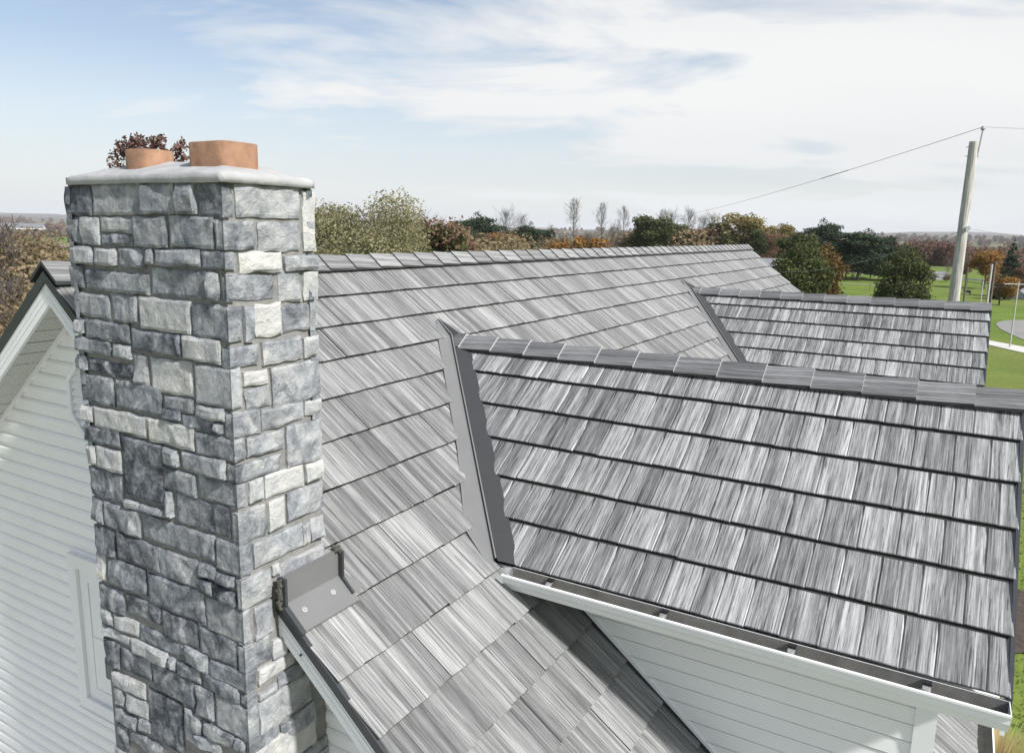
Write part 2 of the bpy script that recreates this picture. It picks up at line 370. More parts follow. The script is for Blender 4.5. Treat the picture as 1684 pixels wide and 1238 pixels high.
# planes -> world: front slope
def Pf(x, s, h): return (x, -s*CC - h*SS, -s*SS + h*CC)
CB = 1/math.hypot(1, RB); SB = RB*CB
def Pb(x, s, h): return (x, s*CB + h*SB, -s*SB + h*CB)
def Pd(D, side):
    c = 1/math.hypot(1, D['m']); s_ = D['m']*c
    def f(y, t, h): return (D['x'] - side*(t*c + h*s_), y, D['z'] - t*s_ + h*c)
    return f
# roof decks
roof = MB()
def slabf(P, poly, h0, h1, mb, m=0):
    n = len(poly); vs = [P(a, s, h0) for a, s in poly] + [P(a, s, h1) for a, s in poly]
    mb.add(vs, [tuple(range(n)), tuple(range(2*n-1, n-1, -1))] + [(i, n+i, n+(i+1) % n, (i+1) % n) for i in range(n)], m)
SE = EAVE/CC; SEB = EAVE/CB
slabf(Pf, [(rake_x(-.01)+.02, 0.0), (RL-.02, 0.0), (RL-.02, SE-.01), (rake_x(-EAVE)+.02, SE-.01)], -.042, -.06, roof)
slabf(Pb, [(.02, 0.0), (RL-.02, 0.0), (RL-.02, SEB-.01), (.02, SEB-.01)], -.030, -.052, roof)
roof_o = part(roof, 'roof', M['deck'], fixn=True)
def shingle_into(mb, P, poly, hfun, thick, tone, bevel, duv=(0, 0), capm=0):
    n = len(poly); cx = sum(p[0] for p in poly)/n; cy = sum(p[1] for p in poly)/n
    def inset(p):
        dx, dy = cx-p[0], cy-p[1]
        return (p[0]+(bevel if dx > 0 else -bevel)*min(1, abs(dx)/bevel*.5) if bevel else p[0], p[1]+(bevel*.5 if dy > 0 else -bevel*.5) if bevel else p[1])
    top = [inset(p) for p in poly]; bv = bevel*.8
    vs = [P(a, s, hfun(s)) for a, s in top] + [P(a, s, hfun(s)-bv) for a, s in poly] + [P(a, s, hfun(s)-bv-thick) for a, s in poly]
    uv = [(a+duv[0], s+duv[1]) for a, s in top] + [(a+duv[0], s+duv[1]) for a, s in poly]*2
    fs = [tuple(range(n))]; ms = [0]
    for i in range(n):
        j = (i+1) % n; fs.append((i, n+i, n+j, j)); ms.append(0)
        fs.append((n+i, 2*n+i, 2*n+j, n+j)); ms.append(1)
    fs.append(tuple(range(3*n-1, 2*n-1, -1))); ms.append(1)
    mb.add(vs, fs, ms, tone, uv)
def valley_x(D, y, side=1):  # x of the valley where main roof at y meets the cross gable
    return D['x'] - side*(D['z']-RM*y)/D['m']
rs = random.Random(11)
joints = {1: 2.367, 2: 3.028, 3: 1.546, 4: 2.15, 5: 1.217, 6: 1.7475, 7: 1.4915, 8: .7476, 9: 1.1165, 10: .4388, 11: 1.0, 12: .7366, 13: 1.1024}
NPAN = 0
for k in range(1, 21):
    sa = .06 if k == 1 else S0+EX*(k-1); sb = S0+EX*k
    if k == 20: sb = SE+.01
    ym = -(sa+sb)/2*CC; yb_ = -sb*CC
    j0 = joints.get(k, rs.uniform(0, 1.25)); x = j0-1.25*math.ceil((j0-rake_x(yb_))/1.25)
    while x < RL:
        x0, x1 = max(x, rake_x(yb_)-.004), min(x+1.25, RL); x += 1.25
        if x1-x0 < .03: continue
        # boundaries with the two cross gables
        regions = [[]]
        cuts = []
        for D in (D1, D2):
            hw_e = D['t0']+6*D['e']; c_ = 1/math.hypot(1, D['m']); xe = hw_e*c_
            ztop = D['z']; ybeg = ztop/RM; yeave = (D['z']-D['m']*xe)/RM
            if ym > ybeg: cuts.append(None); continue
            if k == 9: cuts.append((D['x'], None, xe+.036, .0)); continue
            if ym > yeave+.02:
                # valley line: x = D.x -/+ (D.z - RM*y)/m, with y=-s*CC ; offset .2 for the open valley
                g = RM*CC/D['m']
                cuts.append((D['x'], D['z']/D['m'], g, .20))
            elif ym > -4.56: cuts.append((D['x'], None, xe-.315, .006))
            else: cuts.append(None)
        polys = [[(x0, sa), (x1, sa), (x1, sb), (x0, sb)]]
        for cu in cuts:
            if cu is None: continue
            new = []
            for q in polys:
                if cu[1] is None:
                    a = clip(q, (1, 0), cu[0]-cu[2]-cu[3]); b = clip(q, (-1, 0), -(cu[0]+cu[2]+cu[3]))
                else:
                    # left: x <= D.x - (z + RM*CC*s/m) - off  -> x + g*s <= D.x - z/m - off
                    a = clip(q, (1, cu[2]), cu[0]-cu[1]-cu[3]); b = clip(q, (-1, cu[2]), -cu[0]-cu[1]-cu[3])
                new += [w for w in (a, b) if len(w) > 2]
            polys = new
        ws = [];  tot = 0
        while tot < 1.25-.09: w = rs.choice((.10, .125, .15, .165, .19, .215)); ws.append(w); tot += w
        sc_ = 1.25/tot
        shs = []; xa = x-1.25
        for w in ws: shs.append((xa, xa+w*sc_, rs.random(), rs.uniform(-.0018, .0018), rs.uniform(-.005, .005), rs.uniform(-.005, .005))); xa += w*sc_
        for q in polys:
            if max(p[0] for p in q)-min(p[0] for p in q) < .02: continue
            mb = MB()
            lo, hi = min(p[0] for p in q)+.0035, max(p[0] for p in q)-.0035
            for (a0, a1, tn, dh, j1, j2) in shs:
                w = clip(clip(q, (-1, 0), -max(a0, lo)), (1, 0), min(a1, hi))
                if len(w) < 3: continue
                w = [(a, s if s < sb-1e-4 else s+(j1 if a < (a0+a1)/2 else j2)) for a, s in w]
                shingle_into(mb, Pf, w, lambda s, dh=dh: dh-.021*(sb-s)/(sb-sa), .016, tn, .0)
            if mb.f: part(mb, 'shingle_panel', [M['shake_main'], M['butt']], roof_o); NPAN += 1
# back slope (out of sight but for its edge): plain overlapping courses
mb = MB()
for k in range(1, 22):
    sa, sb = S0+EX*(k-1), min(S0+EX*k, SEB+.01)
    shingle_into(mb, Pb, [(0, sa), (RL, sa), (RL, sb), (0, sb)], lambda s: -.016*(sb-s)/(sb-sa), .011, rs.random(), 0.)
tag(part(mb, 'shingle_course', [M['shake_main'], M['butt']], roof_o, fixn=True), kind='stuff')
# ridge caps, exposed ends towards -x
def cap_mesh(mA, mB_, wid, ln, lift, thick=.010, endm=1):
    """cap running +x from 0..ln (+overlap), bent over a ridge at origin"""
    mb = MB(); N = []
    cA, cB = 1/math.hypot(1, mA), 1/math.hypot(1, mB_)
    prof = [(-wid*cA, -wid*mA*cA), (-.02*cA, -.02*mA*cA+.004), (0, .004), (.02*cB, -.02*mB_*cB+.004), (wid*cB, -wid*mB_*cB)]
    def ring(x, up, t): return [(x, y, z+up-t) for y, z in prof]
    a = ring(0, lift, 0); b = ring(ln, lift*.25, 0); c = ring(0, lift, thick+.012); d = ring(ln, lift*.25, thick)
    uvr = [(-wid, 0), (-.02, 0), (0, 0), (.02, 0), (wid, 0)]
    vs = a+b+c+d; uv = [(u, 0) for u, _ in uvr]+[(u, ln) for u, _ in uvr]+[(u, 0) for u, _ in uvr]+[(u, ln) for u, _ in uvr]
    fs, ms = [], []
    for i in range(4):
        fs.append((i, i+5, i+6, i+1)); ms.append(0)
        fs.append((10+i, 11+i, 16+i, 15+i)); ms.append(1)
        fs.append((i, i+1, 11+i, 10+i)); ms.append(endm)
        fs.append((5+i, 15+i, 16+i, 6+i)); ms.append(1)
    fs += [(0, 10, 15, 5), (4, 9, 19, 14)]; ms += [1, 1]
    mb.add(vs, fs, ms, .5, uv); return mb
def cap_variants(mA, mB_, wid, ln, lift, mats, endm=1):
    out = []
    for i in range(6):
        mb = cap_mesh(mA, mB_, wid, ln, lift, endm=endm); mb.t = [i/5.]*len(mb.f)
        o = mb.build('ridge_cap', mats, None, fixn=True); out.append(o)
    return out
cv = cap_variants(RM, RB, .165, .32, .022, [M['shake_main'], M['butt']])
x = 2.0857-.305*7+.03; first = True; used = set()
while x < RL-.05:
    i = rs.randrange(6); src = cv[i]
    o = src if i not in used else src.copy()
    if i in used: COL.objects.link(o)
    used.add(i)
    o.parent = roof_o; o.location = (x, 0, .012); x += .305
for D in (D1, D2):
    pass
# ------------------------------------------------------------------ cross gables
def dormer(D, jit, capoff, name, lab):
    c = 1/math.hypot(1, D['m']); s_ = D['m']*c; te = D['t0']+6*D['e']; xe = te*c; v = D['v']
    ze = D['z']-te*s_; mb = MB()
    yv0 = D['z']/RM; yve = ze/RM
    P = Pd(D, 1); Q = Pd(D, -1)
    slabf(P, [(yv0+.15, 0), (-v+.02, 0), (-v+.02, te-.02), (yve-.02, te-.02)], -.020, -.05, mb)
    slabf(Q, [(yv0+.15, 0), (-v+.02, 0), (-v+.02, te-.02), (yve-.02, te-.02)], -.020, -.05, mb)
    R = part(mb, 'dormer_roof', M['deck'], fixn=True); tag(R, lab)
    r = random.Random(jit); g = RM/D['m']
    for side, PP in ((1, P), (-1, Q)):
        stuff = MB()
        for k in range(1, 7):
            ta = .03 if k == 1 else D['t0']+D['e']*(k-1); tb = D['t0']+D['e']*k
            def yv(t): return (D['z']-t*s_)/RM - .105       # cut edge of the shingles along the valley
            if side < 0:
                shingle_into(stuff, PP, [(yv(ta), ta), (-v, ta), (-v, tb), (yv(tb), tb)], lambda s: -.02*(tb-s)/(tb-ta), .012, r.random(), 0.)
                continue
            y = yv(ta)+r.uniform(0, .2)
            while y > -v:
                w = r.choice((.125, .145, .16, .175, .19, .205)); y2 = max(y-w, -v)
                if y2 < -v+.05: y2 = -v
                q = [(y, ta), (y2, ta), (y2, tb+r.uniform(-.004, .004)), (y, tb+r.uniform(-.004, .004))]
                y = y2
                # valley cut: y <= yv(t) = A - B t
                A = D['z']/RM-.105; B = s_/RM
                q = clip(q, (1, B), A)
                if len(q) < 3 or max(a for a, _ in q)-min(a for a, _ in q) < .02: 
                    if y2 <= -v: break
                    continue
                q = [(a - .0015 if a > max(p[0] for p in q)-1e-5 and abs(a-max(p[0] for p in q)) < 1e-5 else a, t) for a, t in q]
                m1 = MB(); shingle_into(m1, PP, q, lambda s: -.022*(tb-s)/(tb-ta)+.001, .009, r.random(), .0065)
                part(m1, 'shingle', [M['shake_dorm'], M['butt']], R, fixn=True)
                if y2 <= -v: break
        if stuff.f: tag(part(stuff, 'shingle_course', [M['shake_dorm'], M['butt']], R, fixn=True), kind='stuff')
    # ridge caps, exposed ends towards -y
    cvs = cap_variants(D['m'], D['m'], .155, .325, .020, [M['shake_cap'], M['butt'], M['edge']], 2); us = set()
    y = -.917+.303+capoff-.303*0
    y = capoff
    while y > -v+.02:
        i = r.randrange(6); o = cvs[i] if i not in us else cvs[i].copy()
        if i in us: COL.objects.link(o)
        us.add(i); o.parent = R; o.rotation_euler = (0, 0, math.pi/2)
        o.location = (D['x'], max(y-.303, -v-.004), D['z']+.012)
        y -= .303
    for i in range(6):
        if i not in us: bpy.data.objects.remove(cvs[i])
    # valley flashings: flange on the main roof, rib, flange on the dormer
    for side, PP in ((1, P), (-1, Q)):
        mb = MB()
        # points along the valley, t = slope distance on the dormer
        def V(t, dx_main, dy_dorm, hm=0., hd=0.):
            yv_ = (D['z']-t*s_)/RM; z = D['z']-t*s_; x = D['x']-side*t*c
            return x, yv_, z
        ts = [-.10, 0, .5, 1., te-.31, te-.01]
        for a, b in zip(ts[:-1], ts[1:]):
            def pts(t):
                z = D['z']-max(t, 0)*s_; yv_ = z/RM; x = D['x']-side*max(t, 0)*c
                tip = t < 0
                if tip: yv_ += .17; z = RM*yv_; x = D['x']
                up = .006
                m_out = (x-side*(.035 if tip else (.235 if t < te-.4 else .30 if t < te-.2 else .12)), yv_, z-.008)            # on the main roof, same y
                m_in = (x-side*.068, yv_, z+.004)
                rib1 = (x-side*.058, yv_, z+.028); rib2 = (x-side*.046, yv_-.002, z+.028)
                d_in = (x-side*.034, yv_-.004, z+.003)
                # on the dormer plane: same z level direction -y
                d_out = (x-0*side, yv_-.135, z-.010)
                if tip: d_in = d_out = rib2 = (x, yv_, z+.006); rib1 = (x-side*.01, yv_, z+.006); m_in = (x-side*.02, yv_, z+.002)
                return [m_out, m_in, rib1, rib2, d_in, d_out]
            p, q = pts(a), pts(b)
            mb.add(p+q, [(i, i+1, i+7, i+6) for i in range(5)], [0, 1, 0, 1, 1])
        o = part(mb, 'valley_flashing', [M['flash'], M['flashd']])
    # eave: fascia board, soffit, gutter
    wx = D['x']-xe
    for side in (1, -1):
        X = lambda a: D['x']-side*(D['x']-a)      # mirror to the other side
        mb = MB(); mb.box(X(wx+.004), X(wx+.024), -v+.02, yve+.03, ze-.165, ze-.028); part(mb, 'fascia', M['white'])
        mb = MB(); mb.box(X(wx+.024), X(wx+.312), -v+.02, yve+.30, ze-.150, ze-.142); part(mb, 'soffit', M['white'])
        # gutter
        y0, y1 = -v+.005, (yve-.09 if side > 0 else yve-.1)
        th = .003
        prof_o = [(wx+.002, ze-.020), (wx+.002, ze-.118), (wx-.085, ze-.118), (wx-.100, ze-.085), (wx-.128, ze-.060), (wx-.128, ze-.034), (wx-.146, ze-.020), (wx-.146, ze-.010), (wx-.130, ze-.010)]
        prof_i = [(wx-.132, ze-.013), (wx-.140, ze-.022), (wx-.123, ze-.037), (wx-.123, ze-.060), (wx-.096, ze-.083), (wx-.082, ze-.113), (wx-.002, ze-.113), (wx-.002, ze-.020)]
        prof = prof_o+prof_i; n = len(prof); no = len(prof_o)
        mb = MB(); vs = [(X(a), y, b) for y in (y0, y1) for a, b in prof]
        fs = [(i, (i+1) % n, n+(i+1) % n, n+i) for i in range(n)]
        ms = [0 if i < no-1 or i == n-1 else (0 if i < no+1 else 1) for i in range(n)]
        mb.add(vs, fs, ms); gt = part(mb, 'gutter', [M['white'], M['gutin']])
        for yy, dn in ((y0, 1),) + (() if side > 0 else ((y1, -1),)):
            mb = MB(); mb.prism([(X(a), b) for a, b in prof_o], yy-.003*(dn > 0), yy+.003*(dn < 0)+.0005, 'y'); part(mb, 'end_cap', M['white'], gt, fixn=True)
        if side > 0:
            for yy in (-2.545, -3.234, -3.892, -4.483):
                if yy < -v+.1: continue
                mb = MB(); mb.bar((wx-.002, yy, ze-.026), (wx-.060, yy, ze-.048), .034, .006); mb.bar((wx-.060, yy, ze-.048), (wx-.126, yy, ze-.026), .034, .006)
                mb.box(wx-.035, wx-.004, yy-.019, yy+.019, ze-.032, ze-.020, 1); mb.box(wx-.075, wx-.055, yy-.008, yy+.008, ze-.052, ze-.036)
                part(mb, 'gutter_hanger', [M['screw'], M['black']], gt, fixn=True)
    # rake trim on the gable end
    mb = MB()
    for sd_ in (1, -1):
        for hh0, hh1, yy0, yy1, mm in ((-.005, -.045, -v-.006, -v+.012, 1), (-.045, -.19, -v+.004, -v+.022, 0)):
            a0 = (D['x'], D['z']); a1 = (D['x']-sd_*xe, ze)
            vs = [(a0[0], yy, a0[1]+h) for yy in (yy0, yy1) for h in (hh0, hh1)] + [(a1[0], yy, a1[1]+h) for yy in (yy0, yy1) for h in (hh0, hh1)]
            mb.add(vs, [(0, 1, 3, 2), (4, 6, 7, 5), (0, 4, 5, 1), (2, 3, 7, 6), (0, 2, 6, 4), (1, 5, 7, 3)], mm)
    part(mb, 'rake_trim', [M['white'], M['drip']], fixn=True)
    return R, wx, ze, yve
# ------------------------------------------------------------------ siding
def siding_wall(name, place, nrm, poly, zbot, ztop, e, label=None, z_off=0., mat_=None):
    """planks on the wall plane; place(h,z,out) -> point; poly = convex outline [(h,z)]"""
    core = MB(); n = len(poly)
    vs = [place(h, z, -.03) for h, z in poly]+[place(h, z, -.05) for h, z in poly]
    core.add(vs, [tuple(range(n)), tuple(range(2*n-1, n-1, -1))]+[(i, n+i, n+(i+1) % n, (i+1) % n) for i in range(n)])
    W = part(core, name, M['siding'], fixn=True)
    if label: tag(W, label)
    z = z_off; hs = []
    k = math.floor((zbot-z_off)/e)
    while z_off+k*e < ztop:
        a, b = z_off+k*e, z_off+(k+1)*e; k += 1
        q = clip(clip(poly, (0, 1), b), (0, -1), -a)
        if len(q) < 3 or max(p[0] for p in q)-min(p[0] for p in q) < .01: continue
        prof = ([(a, .0155), (a+.44*(b-a), .014), (a+.60*(b-a), .004), (a+.602*(b-a), -.004), (a+.645*(b-a), -.004), (a+.647*(b-a), .003), (b, .000)] if e == .0945 else [(a, .012), (b-.009, .006), (b-.0088, -.007), (b, -.007)]); mb = MB()
        for (za, oa), (zb, ob) in zip(prof[:-1], prof[1:]):
            w = clip(clip(q, (0, 1), zb), (0, -1), -za); m = len(w)
            if m < 3: continue
            o2 = lambda zz: oa+(ob-oa)*(zz-za)/(zb-za)
            vs = [place(h, zz, o2(zz)) for h, zz in w]+[place(h, zz, -.016) for h, zz in w]
            mb.add(vs, [tuple(range(m)), tuple(range(2*m-1, m-1, -1))]+[(i, m+i, m+(i+1) % m, (i+1) % m) for i in range(m)])
        part(mb, 'siding_plank', M['siding'], W, fixn=True)
    return W
WX = .222      # gable wall plane
gy = 4.62
bot = GZ+.25
sof = lambda y: -.205 - (RM if y < 0 else RB)*abs(y)
WG = siding_wall('wall', lambda h, z, o: (WX-o, h, z), None, [(-gy, bot), (gy, bot), (gy, sof(gy)), (0, sof(0)), (-gy, sof(-gy))], bot, -.2, .0945, 'white vinyl gable wall behind the chimney', z_off=-1.2182)
mb = MB(); mb.box(WX+.06, RL-.3, -gy, gy, GZ-.3, bot); part(mb, 'foundation', M['concrete'])
for yy, sgn in ((-gy, -1), (gy, 1)):
    siding_wall('wall', lambda h, z, o, yy=yy, sgn=sgn: (h, yy+sgn*o, z), None, [(WX+.05, bot), (RL-.3, bot), (RL-.3, sof(gy)), (WX+.05, sof(gy))], bot, sof(gy), .0945 if False else .19)
siding_wall('wall', lambda h, z, o: (RL-.3+o, h, z), None, [(-gy, bot), (gy, bot), (gy, sof(gy)), (0, sof(0)), (-gy, sof(-gy))], bot, -.2, .19)
# dormers
r1 = dormer(D1, 21, -.62, 'a', 'nearer cross gable roof, its grain and joints sharply marked')
r2 = dormer(D2, 22, -.614, 'b', 'farther cross gable roof behind the nearer one')
for D, (R, wx, ze, yve) in ((D1, r1), (D2, r2)):
    fy = -4.53; zt = ze-.140
    for side in (1, -1):
        xw = D['x']-side*(D['x']-wx-.312)
        o_ = side
        siding_wall('dormer_wall', lambda h, z, o, xw=xw, o_=o_: (xw-o_*o, h, z), None,
                    [(fy, zt), (fy, RM*fy), (zt/RM, zt)], -3.7, zt, .0975, z_off=-2.157)
        mb = MB(); mb.box(xw-side*.022, xw+side*.06, fy-.022, fy+.075, RM*(fy)-.15, zt); part(mb, 'corner_trim', M['white'])
        # trim strip and dark gap where the wall meets the main roof
        mb = MB()
        for h0, h1, oo, mm in ((.005, .030, .020, 0), (-.02, .006, .024, 1)):
            a = (xw-side*oo, zt/RM-.02); y0_, y1_ = zt/RM+.0, fy+.02
            vs = []
            for yy in (y0_, y1_):
                for xx in (xw-side*oo, xw+side*.01):
                    for h in (h0, h1): vs.append((xx, yy, RM*yy+h))
            mb.add(vs, [(0, 1, 3, 2), (4, 6, 7, 5), (0, 4, 5, 1), (2, 3, 7, 6), (0, 2, 6, 4), (1, 5, 7, 3)], mm)
        part(mb, 'wall_trim', [M['white'], M['drip']], fixn=True)
    xa, xb = wx+.312, 2*D['x']-wx-.312
    siding_wall('dormer_wall', lambda h, z, o: (h, fy-o, z), None,
                [(xa, RM*fy-.1), (xb, RM*fy-.1), (xb, zt), (D['x'], zt+(D['x']-xa)*D['m']), (xa, zt)], -3.8, -.4, .0975)
# rake edges of the main gable: drip edge, fascia, soffit
def rake(side):
    y1 = side*(EAVE); mm = RM if side < 0 else RB
    xr = rake_x(y1)
    def strip(name, h0, h1, x0, x1, mat_, parent=None, ya=0.):
        mb = MB(); vs = []
        for yy in (ya, y1):
            for xx in (x0, x1):
                for h in (h0, h1): vs.append((xx+rake_x(yy), yy, -mm*abs(yy)+h))
        mb.add(vs, [(0, 1, 3, 2), (4, 6, 7, 5), (0, 4, 5, 1), (2, 3, 7, 6), (0, 2, 6, 4), (1, 5, 7, 3)])
        return part(mb, name, mat_, parent, fixn=True)
    strip('drip_edge', -.018, -.078, -.012, .010, M['drip'])
    f = strip('fascia', -.074, -.208, .004, .024, M['white'])
    strip('fascia_rib', -.12, -.125, .0, .006, M['white'], f); strip('fascia_rib', -.160, -.165, .0, .006, M['white'], f)
    # soffit of separate perforated panels
    core = MB(); vs = []
    for yy in (side*.02, y1):
        for xx in (.02+rake_x(yy), WX+.03):
            for h in (-.192, -.186): vs.append((xx, yy, -mm*abs(yy)+h))
    core.add(vs, [(0, 1, 3, 2), (4, 6, 7, 5), (0, 4, 5, 1), (2, 3, 7, 6), (0, 2, 6, 4), (1, 5, 7, 3)])
    S = part(core, 'soffit', M['white'], fixn=True)
    y = .03; w = .098
    while y < EAVE-.1:
        mb = MB(); a, b = side*y, side*(y+w-.008)
        vs = []; uv = []
        for h in (-.196, -.203):
            for yy in (a, b):
                for xx in (.026+rake_x(yy), WX-.004): vs.append((xx, yy, -mm*abs(yy)+h)); uv.append((xx, abs(yy)*1.28))
        mb.add(vs, [(0, 1, 3, 2), (4, 6, 7, 5), (0, 4, 5, 1), (2, 3, 7, 6), (0, 2, 6, 4), (1, 5, 7, 3)], 0, .5, uv)
        part(mb, 'soffit_panel', M['perf'], S, fixn=True); y += w
    # channel where the soffit meets the wall
    mb = MB(); vs = []
    for yy in (0, y1):
        for xx in (WX-.030, WX-.004):
            for h in (-.203, -.228): vs.append((xx, yy, -mm*abs(yy)+h))
    mb.add(vs, [(0, 1, 3, 2), (4, 6, 7, 5), (0, 4, 5, 1), (2, 3, 7, 6), (0, 2, 6, 4), (1, 5, 7, 3)]); part(mb, 'soffit_trim', M['white'], S, fixn=True)
rake(-1); rake(1)
mb = MB(); mb.add([Vector(p)+Vector(d) for d in ((0, 0, 0), (.014, 0, 0)) for p in ((-.001, 0, -.075), (-.001, -.012, -.18), (-.001, .012, -.18))], [(0, 1, 2), (3, 5, 4), (0, 3, 4, 1), (1, 4, 5, 2), (2, 5, 3, 0)])
# main eave gutters
for sg in (-1, 1):
    ze = -(RM if sg < 0 else RB)*EAVE
    prof = [(sg*(EAVE-.012), ze-.03), (sg*(EAVE-.012), ze-.13), (sg*(EAVE+.075), ze-.13), (sg*(EAVE+.118), ze-.07), (sg*(EAVE+.132), ze-.022), (sg*(EAVE+.120), ze-.022),
            (sg*(EAVE+.105), ze-.07), (sg*(EAVE+.068), ze-.124), (sg*(EAVE-.004), ze-.124), (sg*(EAVE-.004), ze-.03)]
    mb = MB(); n = len(prof)
    vs = [(x, a, b) for x in (rake_x(-EAVE)*(sg < 0), RL) for a, b in prof]
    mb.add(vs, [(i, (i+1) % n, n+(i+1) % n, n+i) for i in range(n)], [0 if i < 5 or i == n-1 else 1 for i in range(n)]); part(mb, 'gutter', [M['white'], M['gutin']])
    mb = MB(); mb.box(.1, RL-.05, sg*(EAVE-.035), sg*(EAVE-.014), ze-.16, ze-.05); part(mb, 'fascia', M['white'])
    mb = MB(); mb.box(.1, RL-.05, sg*(EAVE-.035), sg*(gy-.02), ze-.166, ze-.158); part(mb, 'soffit', M['white'])
# gable vent (octagon with louvres) and window
V = MB(); cy, cz, Rv = -.05, -.795, .325
def octo(r): return [(cy+r*math.cos(math.radians(22.5+45*i)), cz+r*math.sin(math.radians(22.5+45*i))) for i in range(8)]
o1, o2, o3 = octo(Rv), octo(Rv-.035), octo(Rv-.060)
vs = [(WX-.012, a, b) for a, b in o1]+[(WX-.042, a, b) for a, b in o2]+[(WX-.036, a, b) for a, b in o3]+[(WX-.006, a, b) for a, b in o3]
V.add(vs, [(r*8+i, r*8+(i+1) % 8, r*8+8+(i+1) % 8, r*8+8+i) for r in range(3) for i in range(8)])
vent = part(V, 'gable_vent', M['white'], fixn=True)
z = cz-Rv+.06
while z < cz+Rv-.07:
    q = clip(clip(octo(Rv-.062), (0, 1), z+.036), (0, -1), -z)
    mb = MB(); m = len(q)
    mb.add([(WX-.030+.024*(b-z)/.04, a, b) for a, b in q]+[(WX-.024+.024*(b-z)/.04, a, b) for a, b in q], [tuple(range(m)), tuple(range(2*m-1, m-1, -1))]+[(i, m+i, m+(i+1) % m, (i+1) % m) for i in range(m)])
    part(mb, 'slat', M['white'], vent, fixn=True); z += .046
def window(y0, y1, z0, z1):
    mb = MB()
    def ring(a0, a1, b0, b1, w, x0, x1, m=0):
        mb.box(x0, x1, a0, a1, b1-w, b1, m); mb.box(x0, x1, a0, a1, b0, b0+w, m); mb.box(x0, x1, a0, a0+w, b0+w, b1-w, m); mb.box(x0, x1, a1-w, a1, b0+w, b1-w, m)
    ring(y0, y1, z0, z1, .085, WX-.055, WX-.011); W = part(mb, 'window', M['white'])
    mb = MB(); ring(y0+.087, y1-.087, z0+.087, z1-.087, .085, WX-.033, WX-.0125); part(mb, 'window_frame', M['white'], W)
    zm = (z0+z1)/2
    mb = MB(); ring(y0+.174, y1-.174, zm, z1-.174, .11, WX-.027, WX-.0135); mb.box(WX-.024, WX-.0145, y0+.284, y1-.284, zm+.11, z1-.284, 1); part(mb, 'sash', [M['white'], M['pane']], W)
    mb = MB(); ring(y0+.174, y1-.174, z0+.174, zm-.002, .11, WX-.030, WX-.0135); mb.box(WX-.026, WX-.0145, y0+.284, y1-.284, z0+.284, zm-.112, 1); part(mb, 'sash', [M['white'], M['pane']], W)
    mb = MB(); mb.box(WX-.062, WX-.011, y0-.006, y1+.006, z0-.022, z0-.001); part(mb, 'sill', M['white'], W)
window(-.95, .37, -2.93, -1.84)
